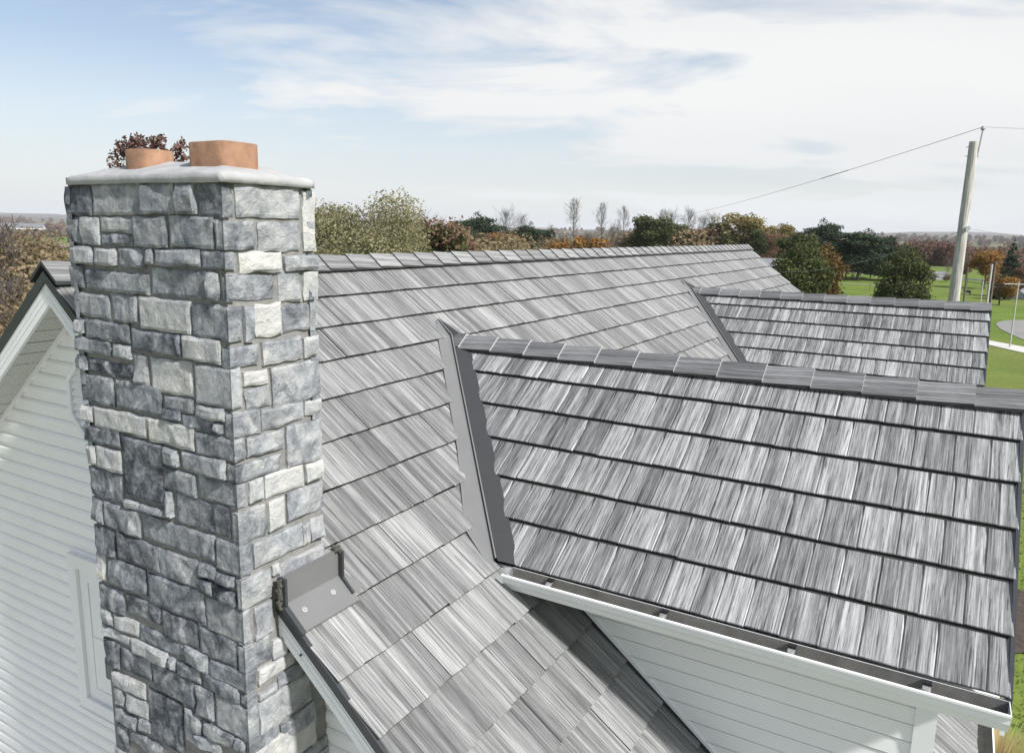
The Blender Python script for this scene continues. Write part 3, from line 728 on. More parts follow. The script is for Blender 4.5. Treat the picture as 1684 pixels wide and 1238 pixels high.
# ------------------------------------------------------------------ chimney
XF, YF = -.304, -1.853; X1, Y1 = .215, -.757
mb = MB(); mb.box(XF+.026, X1-.004, YF+.026, Y1-.010, GZ, .425)
chim = part(mb, 'chimney', M['mortar']); tag(chim, 'grey rock faced stone chimney with pale crown')
STL = [(-.952,.284,-.769,.411,.2), (-1.308,.287,-.971,.423,.5), (-1.535,.294,-1.332,.417,.5), (-1.677,.295,-1.556,.421,.5), (-.847,.153,-.76,.267,.4), (-.995,.149,-.867,.27,.55), (-1.247,.212,-1.013,.272,.5), (-1.241,.154,-1.002,.2,.35), (-1.478,.152,-1.26,.278,.4), (-1.776,.159,-1.5,.284,.5), (-.939,.059,-.753,.137,.5), (-1.109,.064,-.956,.135,.7), (-1.322,.06,-1.125,.142,.42), (-1.377,.078,-1.334,.139,.55), (-1.687,.079,-1.39,.146,.5), (-.849,-.051,-.749,.048,.45), (-1.332,-.054,-.868,.033,.42), (-1.712,-.053,-1.347,.06,.48), (-1.787,-.053,-1.729,.055,.4), (-1.025,-.182,-.753,-.076,.55), (-1.242,-.193,-1.046,-.07,.5), (-1.601,-.208,-1.26,-.07,.8), (-.82,-.269,-.77,-.207,.45), (-1.174,-.286,-.835,-.202,.4), (-1.531,-.312,-1.185,-.22,.35), (-1.78,-.319,-1.542,-.222,.75), (-1.021,-.357,-.737,-.292,.4), (-1.177,-.36,-1.032,-.302,.6), (-.817,-.448,-.753,-.384,.45), (-1.174,-.456,-.829,-.393,.25), (-1.28,-.466,-1.178,-.334,.6), (-1.593,-.488,-1.303,-.338,.88), (-1.013,-.606,-.751,-.469,.35), (-1.364,-.6,-1.034,-.472,.42), (-1.59,-.563,-1.381,-.5,.3), (-1.491,-.608,-1.373,-.565,.35), (-1.714,-.628,-1.499,-.572,.3), (-1.784,-.567,-1.598,-.516,.65), (-1.77,-.617,-1.719,-.582,.55), (-.824,-.704,-.74,-.632,.8), (-1.249,-.722,-.84,-.625,.85), (-1.578,-.726,-1.264,-.62,.85), (-1.036,-.803,-.75,-.728,.28), (-.823,-.928,-.745,-.832,.75), (-1.035,-.93,-.834,-.822,.75), (-1.349,-1.023,-1.05,-.739,.18), (-1.467,-.821,-1.363,-.746,.5), (-1.78,-.827,-1.482,-.744,.42), (-1.025,-1.089,-.739,-.945,.33), (-1.572,-.944,-1.347,-.844,.42), (-.84,-1.223,-.757,-1.106,.5), (-1.147,-1.099,-1.034,-1.055,.6), (-1.345,-1.087,-1.155,-1.057,.55), (-1.401,-1.079,-1.361,-.96,.65), (-1.779,-1.096,-1.415,-.957,.27), (-1.144,-1.235,-.858,-1.111,.42), (-1.676,-1.228,-1.161,-1.11,.42), (-.921,-1.395,-.754,-1.248,.25), (-1.264,-1.377,-.949,-1.252,.28), (-.827,-1.543,-.756,-1.402,.85), (-1.153,-1.538,-.85,-1.399,.28), (-1.549,-1.394,-1.257,-1.257,.5), (-1.674,-1.316,-1.564,-1.254,.3), (-1.793,-1.321,-1.683,-1.276,.33), (-1.641,-1.393,-1.56,-1.332,.28), (-1.798,-1.401,-1.649,-1.34,.18), (-1.577,-1.56,-1.171,-1.407,.33), (-.953,-1.697,-.793,-1.568,.4), (-1.252,-1.664,-.972,-1.566,.23), (-.848,-1.781,-.778,-1.702,.65), (-1.053,-1.784,-.864,-1.707,.82), (-1.514,-1.707,-1.26,-1.577,.33), (-.984,-1.854,-.774,-1.805,.75), (-1.407,-1.793,-1.064,-1.711,.33), (-1.28,-1.877,-.994,-1.801,.82), (-1.779,-1.716,-1.532,-1.585,.28), (-1.582,-1.801,-1.42,-1.716,.5), (-.875,-2.016,-.785,-1.879,.22), (-1.138,-1.999,-.897,-1.881,.3), (-1.342,-1.87,-1.29,-1.818,.55), (-1.521,-1.88,-1.353,-1.813,.35), (-1.783,-1.896,-1.53,-1.816,.33), (-1.075,-2.127,-.803,-2.043,.72), (-1.469,-2.031,-1.158,-1.887,.28), (-1.601,-2.043,-1.484,-1.897,.42), (-.888,-2.226,-.826,-2.131,.55), (-1.092,-2.235,-.905,-2.142,.76), (-.99,-2.328,-.801,-2.257,.4), (-1.103,-2.314,-1.004,-2.245,.4), (-1.359,-2.325,-1.101,-2.045,.18), (-1.506,-2.149,-1.389,-2.051,.5), (-1.736,-2.147,-1.52,-2.074,.42), (-1.633,-2.226,-1.383,-2.157,.6), (-.894,-2.487,-.821,-2.345,.3), (-1.174,-2.416,-.916,-2.348,.35), (-1.809,-2.129,-1.744,-2.084,.4)]
STK = [(-1.858,.285,-1.691,.412,-.302,.292,-.23,.414,.08,.6), (-1.865,.157,-1.789,.269,-.289,.159,-.132,.274,.28,.55), (-1.842,.075,-1.7,.14,-.309,.07,-.236,.137,.2,.65), (-1.863,-.05,-1.8,.051,-.291,-.057,-.039,.055,.4,.52), (-1.866,-.214,-1.615,-.078,-.285,-.216,-.221,-.075,.22,.6), (-1.856,-.329,-1.787,-.247,-.295,-.33,-.139,-.242,.33,.5), (-1.853,-.503,-1.61,-.338,-.294,-.505,-.238,-.345,.55,.75), (-1.849,-.635,-1.782,-.527,-.299,-.633,-.144,-.527,.3,.5), (-1.868,-.732,-1.589,-.643,-.291,-.739,-.235,-.65,.17,.6), (-1.867,-.827,-1.788,-.755,-.288,-.817,-.039,-.758,.28,.55), (-1.853,-.946,-1.589,-.842,-.298,-.935,-.232,-.843,.25,.6), (-1.852,-1.112,-1.791,-.966,-.296,-1.098,-.133,-.959,.42,.55), (-1.832,-1.257,-1.682,-1.118,-.305,-1.249,-.226,-1.118,.17,.65), (-1.863,-1.41,-1.81,-1.275,-.288,-1.413,-.131,-1.274,.48,.7), (-1.842,-1.582,-1.588,-1.424,-.303,-1.577,-.244,-1.426,.23,.78), (-1.865,-1.725,-1.792,-1.6,-.279,-1.723,-.141,-1.613,.33,.6), (-1.856,-1.815,-1.592,-1.726,-.297,-1.819,-.229,-1.737,.33,.55), (-1.869,-1.876,-1.792,-1.84,-.289,-1.895,-.229,-1.835,.23,.6), (-1.86,-2.062,-1.616,-1.904,-.29,-2.076,-.228,-1.897,.33,.75), (-1.864,-2.123,-1.816,-2.074,-.29,-2.159,-.114,-2.104,.35,.5)]
STR = [(-.218,.287,.132,.416,.55), (.147,.145,.23,.407,.95), (-.109,.146,.129,.267,.5), (-.218,.06,.014,.142,.92), (.027,.063,.225,.126,.42), (-.009,-.08,.123,.054,.42), (.136,-.076,.228,.052,.85), (-.208,-.228,-.163,-.078,.5), (-.151,-.219,-.003,-.08,.93), (.008,-.212,.218,-.098,.38), (-.119,-.34,.109,-.24,.6), (.128,-.342,.229,-.25,.7), (-.224,-.419,-.089,-.361,.95), (-.219,-.522,-.085,-.437,.5), (-.07,-.535,.215,-.358,.45), (-.134,-.629,.114,-.54,.6), (.125,-.613,.217,-.548,.72), (-.225,-.731,-.012,-.649,.45), (-0,-.841,.218,-.646,.48), (-.133,-.943,.099,-.839,.92), (.113,-.939,.209,-.853,.78), (-.222,-.939,-.147,-.846,.65), (-.12,-1.101,-.02,-.964,.88), (-.009,-1.094,.209,-.961,.5), (-.219,-1.24,.073,-1.128,.55), (.078,-1.236,.121,-1.14,.68), (.134,-1.238,.212,-1.134,.62), (-.115,-1.318,-.075,-1.271,.7), (-.066,-1.355,.225,-1.283,.6), (-.227,-1.587,-.118,-1.435,.5), (-.13,-1.731,-.051,-1.637,.78), (-.22,-1.814,-.002,-1.746,.85), (-.22,-1.892,-.113,-1.863,.5), (-.102,-1.895,.049,-1.838,.42), (-.223,-2.07,.098,-1.906,.6), (-.102,-2.192,.12,-2.094,.42), (-.278,-2.316,.125,-2.14,.8)]

M['seal'] = plain('weathered sealant', (.10, .10, .08), .9, .6, 60., 0., .8)
rk = random.Random(3)
FAC = {}
def rock(col, row, seed, wide):
    if seed not in FAC:
        r = random.Random(int(seed*1000)); FAC[seed] = r
    p = Vector((col, row, seed)); h = 9.
    for i, (cx, cy, gx, gy, h0) in enumerate(FACETS):
        h = min(h, h0+gx*(col-cx)+gy*(row-cy))
    return max(-.012, min(.014, h)) + mn.fractal(p*16., 1., 2.1, 4)*.0035 + abs(mn.noise(p*9.))*.006-.002
FACETS = []
def facets(c0, c1, z0, z1, seed):
    r = random.Random(seed); FACETS.clear()
    for i in range(max(3, int((c1-c0)*(z1-z0)*260)+2)):
        FACETS.append((r.uniform(c0, c1), r.uniform(z0, z1), r.uniform(-.26, .26), r.uniform(-.28, .20), r.uniform(.002, .012)))
def stone_obj(segs, z0, z1, tone, seed):
    """segs: list of (start, end, kind) unrolled; left face kind 'L' (y from a down to b), right face 'R' (x from a up to b)"""
    z0 -= .0015; z1 += .0015; cols = []
    proud = rk.uniform(-.004, .008)
    for kind, a, b, cs, ce in segs:      # cs/ce: open corner at start/end
        w = abs(b-a); n = max(3, int(w/.015)+1)
        for i in range(n+1):
            if i == 0 and cs: continue
            cols.append((kind, a+(b-a)*i/n, i/n*w if not cs else 1e9, (1-i/n)*w if not ce else 1e9, (ce and i == n)))
    pk = [c_[1]*(1 if c_[0] == 'L' else 1.) for c_ in cols]; facets(min(pk), max(pk), z0, z1, seed*77)
    nz = max(3, int((z1-z0)/.014)+1); nc = len(cols); vs = []
    for j in range(nz+1):
        z = z0+(z1-z0)*j/nz; dz = min(z-z0, z1-z)
        for i, (kind, p, da, db, corner) in enumerate(cols):
            dd = min(da, db, dz); edge = 1-max(0, min(1, dd/.009)); edge = edge*edge
            u = (i*.026) ; h = rock(p, z, seed, 0)*(1-.4*edge) + proud - .010*edge
            ja = mn.noise(Vector((z*16, seed, 1.5)))*.009; jz = mn.noise(Vector((p*14, seed, 7.7)))*.009
            q, zz = p, z
            if da < 1e-6: q = p+ (ja if kind == 'R' else -ja)+(0)
            if db < 1e-6: q = p+ja
            if dz < 1e-6: zz = z+jz
            if corner:
                k = .7; vs.append((XF-h*k, YF-h*k, zz))
            elif kind == 'L': vs.append((XF-h, q, zz))
            elif kind == 'R': vs.append((q, YF-h, zz))
            elif kind == 'B': vs.append((q, Y1+h-.0, zz))
            else: vs.append((X1+h, q, zz))
    fs = [(j*nc+i, j*nc+i+1, (j+1)*nc+i+1, (j+1)*nc+i) for j in range(nz) for i in range(nc-1)]
    # skirt back into the mortar
    rim = [i for i in range(nc)]+[j*nc+nc-1 for j in range(1, nz+1)]+[nz*nc+i for i in range(nc-2, -1, -1)]+[j*nc for j in range(nz-1, 0, -1)]
    b = len(vs)
    for r_ in rim:
        x, y, z = vs[r_]; kind = cols[r_ % nc][0]
        if cols[r_ % nc][4]: x, y = XF+.05, YF+.05
        elif kind == 'L': x = XF+.05
        elif kind == 'R': y = YF+.05
        elif kind == 'B': y = Y1-.05
        else: x = X1-.05
        vs.append((x, y, z))
    m = len(rim)
    fs += [(rim[i], b+i, b+(i+1) % m, rim[(i+1) % m]) for i in range(m)]
    mb = MB(); mb.add(vs, fs); o = mb.build('stone', M['stone'], chim, smooth=False, fixn=True); o['tone'] = float(tone)
    return o
lo_l = lo_r = 9
sd_ = 0
for y0, z0, y1, z1, t in STL:
    sd_ += 1.37; segs = [('L', y1, y0, False, False)]
    if y1 > -.80:     # wraps the far left corner
        y1 = Y1+.0; segs = [('B', .0+XF+.1+rk.uniform(0, .12), XF, False, False)]
        segs = [('L', y1+.004, y0, False, False)]
    stone_obj(segs, z0, z1, t, sd_)
for y0, z0, y1, z1, xa, za, xb, zb, tl, tr in STK:
    sd_ += 1.37
    stone_obj([('L', y1, YF, False, True), ('R', XF, xb, True, False)], min(z0, za)*.5+z0*.5, z1, tl*.42+tr*.58, sd_)
for x0, z0, x1, z1, t in STR:
    sd_ += 1.37; stone_obj([('R', x0, x1 if x1 < .2 else X1+.006, False, False)], z0, z1, t*.95+.05, sd_)
# courses below the frame and on the two hidden faces
def autorows(kind, a, b, ztop, zbot, seed):
    r = random.Random(seed); z = ztop
    while z > zbot:
        h = r.choice((.065, .09, .12, .14)); p = a; sg = 1 if b > a else -1
        while (b-p)*sg > .02:
            w = min(r.uniform(.11, .30), abs(b-p))
            if abs(b-p)-w < .07: w = abs(b-p)
            stone_obj([(kind, p, p+sg*(w-.012), False, False)], z-h+.012, z, r.uniform(.2, .65), seed+z*7+p*13); p += sg*w
        z -= h
autorows('L', Y1-.002, YF+.004, -2.51, -3.3, 5.)
autorows('R', XF+.004, X1, min(q[1] for q in STR)-.012, -3.2, 6.)
autorows('B', XF+.01, X1-.005, .41, -.9, 8.)
autorows('F', YF+.01, Y1-.005, .41, -.9, 9.)
# crown
cz0 = .424; E_ = dict(x0=XF-.002, x1=X1-.012, y0=YF-.004, y1=Y1-.045)
nx, ny = 20, 34; vs = []
def crown_h(u, v):
    e = min(u, 1-u)*(E_['x1']-E_['x0']); f = min(v, 1-v)*(E_['y1']-E_['y0']); d = min(e, f)
    base = .034 + .072*min(1., d/.23) - .004*max(0., 1-d/.03)**2
    return cz0 + base*min(1, (d+.012)/.014)**.5 + mn.noise(Vector((u*6, v*9, 2.)))*.005
for j in range(ny+1):
    for i in range(nx+1):
        u, v = i/nx, j/ny
        u2 = .5-.5*math.cos(math.pi*u)*abs(math.cos(math.pi*u))**.0 if False else (u*u*(3-2*u)*.35+u*.65); v2 = (v*v*(3-2*v)*.35+v*.65)
        wob = mn.noise(Vector((u*5, v*7, 9.)))*.006 if (i in (0, nx) or j in (0, ny)) else 0
        vs.append((E_['x0']+(E_['x1']-E_['x0'])*u2+(wob if i in (0, nx) else 0), E_['y0']+(E_['y1']-E_['y0'])*v2+(wob if j in (0, ny) else 0), crown_h(u2, v2)))
fs = [(j*(nx+1)+i, j*(nx+1)+i+1, (j+1)*(nx+1)+i+1, (j+1)*(nx+1)+i) for j in range(ny) for i in range(nx)]
rim = list(range(nx+1))+[j*(nx+1)+nx for j in range(1, ny+1)]+[ny*(nx+1)+i for i in range(nx-1, -1, -1)]+[j*(nx+1) for j in range(ny-1, 0, -1)]
b = len(vs); vs += [(vs[r_][0], vs[r_][1], cz0-.004+mn.noise(Vector((vs[r_][0]*14, vs[r_][1]*14, 0)))*.005) for r_ in rim]; m = len(rim)
fs += [(rim[i], b+i, b+(i+1) % m, rim[(i+1) % m]) for i in range(m)]; fs.append(tuple(range(b, b+m)))
mb = MB(); mb.add(vs, fs); part(mb, 'chimney_crown', M['concrete'], chim, smooth=True, fixn=True)
def flue(x0, x1, y0, y1, z0, z1, r):
    def rr(d, rad):
        out = []
        for cx_, cy_, a0 in ((x1-r, y1-r, 0), (x0+r, y1-r, 90), (x0+r, y0+r, 180), (x1-r, y0+r, 270)):
            for k in range(7):
                a = math.radians(a0+15*k); out.append((cx_+(rad)*math.cos(a), cy_+(rad)*math.sin(a)))
        return out
    A = rr(0, r); B = rr(0, r-.022); n = len(A); vs = [(x, y, z0) for x, y in A]+[(x, y, z1-.004) for x, y in A]+[(x, y, z1) for x, y in rr(0, r-.004)]+[(x, y, z1-.001) for x, y in B]+[(x, y, z0-.3) for x, y in B]
    mb = MB(); mb.add(vs, [(q*n+i, q*n+(i+1) % n, (q+1)*n+(i+1) % n, (q+1)*n+i) for q in range(4) for i in range(n)])
    o = part(mb, 'flue_tile', M['clay'], chim, smooth=True, fixn=True); return o
flue(-.205, -.008, -1.765, -1.515, .40, .592, .045)
tag(flue(-.200, -.015, -1.245, -1.040, .40, .578, .085), 'rounder flue tile, more worn')
# ------------------------------------------------------------------ step flashing at the chimney foot
mb = MB(); zt = -1.328
# back plate against the stones
mb.box(-.098, .262, YF-.034, YF-.024, -1.475, zt)
mb.box(-.098, .262, YF-.036, YF-.018, zt, zt+.006, 0)
# pan following the roof slope
yy0, yy1 = YF-.026, -2.005
def Pm(x, y, h): return (x, y, RM*y+h)
vs = [Pm(-.095, yy0, .018), Pm(.285, yy0, .018), Pm(.285, yy1, .006), Pm(-.095, yy1, .006)]
mb.add(vs+[(x, y, z-.006) for x, y, z in vs], [(0, 1, 2, 3), (7, 6, 5, 4), (0, 3, 7, 4), (1, 5, 6, 2), (2, 6, 7, 3), (0, 4, 5, 1)])
FL = part(mb, 'chimney_flashing', [M['flash']], fixn=True)
for xa, xb in ((-.112, -.098), (.262, .276)):
    mb = MB(); mb.box(xa, xb, YF-.062, YF-.012, -1.478, zt+.004); part(mb, 'side_plate', M['drip'], FL)
for xa, wd in ((-.105, .026), (.270, .014)):
    mb = MB(); a = Vector(Pm(xa, YF-.050, .022)); b = Vector(Pm(xa, yy1-.01 if xa < 0 else yy1+.03, .010)); mb.bar(a, b, wd, .022); part(mb, 'edge_rib', M['drip'], FL)
mb = MB(); vs = [Pm(.278, YF+.03, .006), Pm(.36, YF-.10, .006), Pm(.300, YF-.135, .004), Pm(.272, YF-.05, .006)]
mb.add(vs+[(x, y, z-.004) for x, y, z in vs], [(0, 1, 2, 3), (7, 6, 5, 4)]); part(mb, 'side_flange', M['flash'], FL)
for xx, yy in ((-.020, YF-.085), (.175, YF-.080)):
    mb = MB(); p = Vector(Pm(xx, yy, .013)); n_ = Vector((0, -SS, CC)); mb.tube([p, p+n_*.003, p+n_*.004, p+n_*.009], [.015, .015, .008, .007], 10); part(mb, 'screw', M['screw'], FL)
mb = MB(); mb.tube([(rake_x(-1.98)-.001, -1.98, -RM*1.98-.135), (rake_x(-1.98)-.008, -1.98, -RM*1.98-.135)], .006, 8); part(mb, 'screw', M['black'])
mb = MB()
for i in range(40):
    p = Vector((.255+rk.uniform(-.015, .02), YF-.02+rk.uniform(-.03, .01), zt+rk.uniform(-.006, .03))); s = rk.uniform(.003, .007)
    mb.box(p.x-s, p.x+s, p.y-s, p.y+s, p.z-s*.6, p.z+s*.6)
part(mb, 'sealant', M['seal'] , FL); mb = MB()
for i in range(60):
    p = Vector((-.118+rk.uniform(-.012, .006), YF-.03+rk.uniform(-.012, .006), rk.uniform(-1.47, zt))); s = rk.uniform(.003, .0065)
    mb.box(p.x-s, p.x+s, p.y-s, p.y+s, p.z-s, p.z+s)
part(mb, 'sealant', M['seal'], FL)
# ------------------------------------------------------------------ trees
def leaf_mesh(name, lobes, n, size, mats, seed, trunk=None, shell=.55, droop=0., flat=.0, tonegrad=0.):
    """leaf-sized quads spread through ellipsoid lobes (x,y,z,rx,ry,rz,weight)"""
    r = np.random.RandomState(seed)
    wt = np.array([l[6]*(l[3]*l[4]*l[5])**(2/3.) for l in lobes]); wt = wt/wt.sum()
    idx = r.choice(len(lobes), n, p=wt); Lb = np.array([l[:6] for l in lobes])[idx]
    d = r.normal(size=(n, 3)); d /= np.linalg.norm(d, axis=1)[:, None]
    rad = (shell + (1-shell)*r.uniform(size=n)**.6)
    # ragged outline, gaps
    ph = r.uniform(0, 6.28, (len(lobes), 3))[idx]
    wob = 1+.20*np.sin(d[:, 0]*5+ph[:, 0])*np.sin(d[:, 2]*6+ph[:, 1])+.12*np.sin(d[:, 1]*11+d[:, 2]*9+ph[:, 2])
    c = Lb[:, :3]+d*Lb[:, 3:6]*(rad*wob)[:, None]
    nn = r.normal(size=(n, 3))*(1-flat)+np.array([0, 0, 1.])*flat + d*.5; nn /= np.linalg.norm(nn, axis=1)[:, None]
    a = np.cross(nn, r.normal(size=(n, 3))); a /= np.linalg.norm(a, axis=1)[:, None]; b = np.cross(nn, a)
    s = size*r.uniform(.55, 1.25, n)[:, None]
    V = np.stack([c-a*s-b*s*.1, c-b*s*.55+a*s*.1, c+a*s, c+b*s*.55], 1).reshape(-1, 3)
    lobetone = r.uniform(0, 1, len(lobes))[idx]
    tone = np.clip(r.uniform(0, 1, n)*.6+lobetone*.4, 0, 1)
    me = bpy.data.meshes.new(name)
    me.vertices.add(4*n); me.vertices.foreach_set('co', V.astype(np.float32).ravel())
    me.loops.add(4*n); me.loops.foreach_set('vertex_index', np.arange(4*n, dtype=np.int32))
    me.polygons.add(n); me.polygons.foreach_set('loop_start', np.arange(0, 4*n, 4, dtype=np.int32)); me.polygons.foreach_set('loop_total', np.full(n, 4, np.int32))
    me.update(calc_edges=True); me.materials.append(mats)
    at_ = me.attributes.new('tone', 'FLOAT', 'FACE'); at_.data.foreach_set('value', tone.astype(np.float32))
    return me
def branches(seed, height, spread, levels=5, r0=.16, first=.22, upright=.6, n0=7, minr=.006, mat_=None, name='trunk', split=3):
    r = random.Random(seed); mb = MB()
    def grow(p, d, ln, rad, lv):
        n = 3 if lv > 1 else 2; pts = [p]; q = p; dd = d
        for i in range(n):
            dd = (dd+Vector((r.uniform(-1, 1), r.uniform(-1, 1), r.uniform(-.3, .5)))*.16).normalized(); q = q+dd*ln/n; pts.append(q)
        e = max(rad*.55, minr)
        mb.tube(pts, [rad+(e-rad)*i/n for i in range(n+1)], 5 if lv > 3 else 3, 0, False)
        if lv <= 0: return
        k = r.randint(split-1, split+1)
        for i in range(k):
            t = r.uniform(.35, 1.); o = pts[min(n, int(t*n)+0)]; 
            u = Vector((r.uniform(-1, 1), r.uniform(-1, 1), r.uniform(-.2, .6)+upright*.6)).normalized()
            nd_ = (dd*.75+u*(.85)).normalized(); grow(o, nd_, ln*r.uniform(.55, .80), max(e*.8, minr), lv-1)
    # leader
    pts = [Vector((0, 0, -.1))]; m = 9
    for i in range(1, m+1): pts.append(Vector((r.uniform(-.02, .02)*height*.4, r.uniform(-.02, .02)*height*.4, height*.86*i/m)))
    mb.tube(pts, [r0*(1-.88*i/m) for i in range(m+1)], 7, 0, False)
    for i in range(n0*5):
        t = first+(1-first)*(i+r.random())/(n0*5); k = min(int(t*m), m-1); p = pts[k].lerp(pts[k+1], t*m-k)
        a = r.uniform(0, 6.28); u = Vector((math.cos(a), math.sin(a), upright*r.uniform(.7, 1.6))).normalized()
        grow(p, u, spread*(1.12-t*.75)*r.uniform(.6, 1.), r0*(1-.8*t)*.42, levels-2)
    me_o = mb.build(name, mat_ or M['trunk'])
    me = me_o.data; bpy.data.objects.remove(me_o); return me
def bare(seed, H, ang=.5, up=.35, levels=7, r0=.13, trunkf=.28, ratio=.76, mat_=None, minr=.011, multi=3, seg=.22):
    r = random.Random(seed); mb = MB()
    def grow(p, d, ln, rad, lv):
        q = p; pts = [p]
        for i in range(2):
            d = (d+Vector((r.uniform(-1, 1), r.uniform(-1, 1), r.uniform(-.4, .6)))*.10+Vector((0, 0, up*.12))).normalized(); q = q+d*ln/2; pts.append(q)
        e = max(rad*.74, minr); mb.tube(pts, [rad, (rad+e)/2, e], 5 if lv > 4 else 3, 0, False)
        if lv <= 0: return
        a0 = r.uniform(0, 6.28); k = 2 if r.random() < .55 else 3
        for i in range(k):
            a = a0+i*6.28/k+r.uniform(-.5, .5); s_ = d.orthogonal().normalized(); t_ = d.cross(s_)
            th = ang*r.uniform(.5, 1.25)*(.45 if i == 0 else 1.); nd_ = (d*math.cos(th)+(s_*math.cos(a)+t_*math.sin(a))*math.sin(th)+Vector((0, 0, up*.25))).normalized()
            grow(q, nd_, ln*ratio*r.uniform(.8, 1.15), max(e*(.95 if i == 0 else .72), minr), lv-1)
    ln = H*trunkf; mb.tube([(0, 0, -.2), (0, 0, ln*.5), (0, 0, ln)], [r0*1.1, r0, r0*.9], 7, 0, False)
    for i in range(multi):
        a = i*6.28/multi+r.uniform(-.5, .5); th = ang*r.uniform(.3, .8)
        grow(Vector((0, 0, ln*(1-.12*i))), Vector((math.sin(th)*math.cos(a), math.sin(th)*math.sin(a), math.cos(th))), H*seg, r0*.7, levels-1)
    o = mb.build('trunk', mat_ or M['twig']); me = o.data; bpy.data.objects.remove(o); return me
def feather(seed, H, crown0=.42, wid=.16, n=60, mat_=None, r0=.12):
    r = random.Random(seed); mb = MB(); m = 12
    L = [Vector((0, 0, -.2))]
    for i in range(1, m+1): L.append(Vector((L[-1].x+r.uniform(-.05, .05), L[-1].y+r.uniform(-.05, .05), H*.97*i/m)))
    mb.tube(L, [r0*(1-.9*i/m)+.008 for i in range(m+1)], 6, 0, False)
    def twig(p, d, ln, rad, lv):
        q = p; pts = [p]
        for i in range(3): d = (d+Vector((r.uniform(-1, 1), r.uniform(-1, 1), r.uniform(-.2, .7)))*.13).normalized(); q = q+d*ln/3; pts.append(q)
        mb.tube(pts, [rad, rad*.8, rad*.6, .012], 3, 0, False)
        if lv:
            for i in range(4):
                o = pts[1].lerp(pts[3], r.random()); s_ = d.orthogonal().normalized(); t_ = d.cross(s_); a = r.uniform(0, 6.28); th = r.uniform(.35, .75)
                twig(o, (d*math.cos(th)+(s_*math.cos(a)+t_*math.sin(a))*math.sin(th)).normalized(), ln*r.uniform(.4, .62), max(rad*.6, .008), lv-1)
    for i in range(n):
        t = crown0+(1-crown0)*((i+r.random())/n)**.9; k = min(int(t*m), m-1); p = L[k].lerp(L[k+1], t*m-k); u = (t-crown0)/(1-crown0)
        ln = H*wid*(math.sin(math.pi*min(1, .25+.75*u))**.7*.9+.25)*r.uniform(.7, 1.15); a = r.uniform(0, 6.28); th = r.uniform(.45, .85)*(1-.35*u)
        twig(p, Vector((math.sin(th)*math.cos(a), math.sin(th)*math.sin(a), math.cos(th))), ln, .03*(1-.5*u), 2)
    o = mb.build('trunk', mat_ or M['twig']); me = o.data; bpy.data.objects.remove(o); return me
def lobed(seed, rx, rz, zc, k, small=.45, base=None):
    r = random.Random(seed); out = [(0, 0, zc, rx*.72, rx*.72, rz*.75, .8)]
    for i in range(k):
        a = r.uniform(0, 6.28); e = r.uniform(-.75, .95); q = math.sqrt(max(0, 1-e*e*.8))
        f = r.uniform(.55, .78); s = rx*small*r.uniform(.6, 1.1)
        out.append((rx*f*q*math.cos(a), rx*f*q*math.sin(a), zc+rz*f*e*1.05, s, s, s*r.uniform(.6, .9), 1.))
    return out
def layered(seed, rx, h, k=9, z0=.18):     # pine: flat tiers
    r = random.Random(seed); out = []
    for i in range(k):
        t = i/(k-1.); z = h*(z0+(1-z0)*t*.93); w = rx*(1-t**1.4*.78)
        for j in range(5 if t < .8 else 2):
            a = r.uniform(0, 6.28); out.append((w*.55*math.cos(a), w*.55*math.sin(a), z+r.uniform(-.2, .2), w*.5, w*.5, h*.055, 1.))
        out.append((0, 0, z, w*.4, w*.4, h*.07, .6))
    return out
def spruce(seed, rx, h):
    r = random.Random(seed); out = []
    for i in range(14):
        t = i/13.; z = h*(.06+.92*t); w = rx*(1-t)**.85+.08
        for j in range(4):
            a = r.uniform(0, 6.28); out.append((w*.5*math.cos(a), w*.5*math.sin(a), z, w*.55, w*.55, h*.04, 1.))
    return out
CR = {}; TK = {}
CR['maple'] = leaf_mesh('crown', lobed(1, 3.0, 2.6, 4.6, 26, .42)+[(2.3, -.8, 3.2, 1.4, 1.4, 1.1, 1), (-2.2, .3, 3.3, 1.4, 1.4, 1.2, 1)], 30000, .062, L_['olive'], 1, shell=.45)
CR['rustlow'] = leaf_mesh('crown', lobed(2, 1.9, 1.7, 2.6, 14, .5), 9500, .07, L_['rust'], 2, shell=.3)
CR['greenround'] = leaf_mesh('crown', lobed(3, 2.5, 3.0, 5.0, 18, .42), 6000, .17, L_['green'], 3, shell=.4)
CR['goldround'] = leaf_mesh('crown', lobed(4, 2.8, 3.1, 5.2, 20, .42), 6000, .17, L_['gold'], 4, shell=.35)
CR['orangeround'] = leaf_mesh('crown', lobed(5, 2.6, 2.8, 4.6, 16, .5), 6500, .17, L_['orange'], 5, shell=.4)
CR['orangeshrub'] = leaf_mesh('crown', lobed(6, 1.6, 1.3, 1.7, 9, .5), 3600, .13, L_['orange'], 6, shell=.6)
CR['tanshrub'] = leaf_mesh('crown', lobed(7, 2.0, 1.5, 1.9, 12, .5), 5200, .10, L_['tan'], 7, shell=.3)
CR['reddish'] = leaf_mesh('crown', lobed(8, 2.5, 2.7, 4.2, 16, .45), 5500, .17, L_['rust'], 8, shell=.35)
CR['pine'] = leaf_mesh('crown', layered(9, 3.0, 9.4), 8500, .19, L_['pine'], 9, shell=.2, flat=.3)
CR['pine2'] = leaf_mesh('crown', layered(10, 3.6, 8.4, 8), 8500, .19, L_['pine'], 10, shell=.2, flat=.3)
CR['cedar'] = leaf_mesh('crown', lobed(11, 1.5, 2.9, 3.4, 12, .5), 4500, .15, L_['pine'], 11, shell=.5)
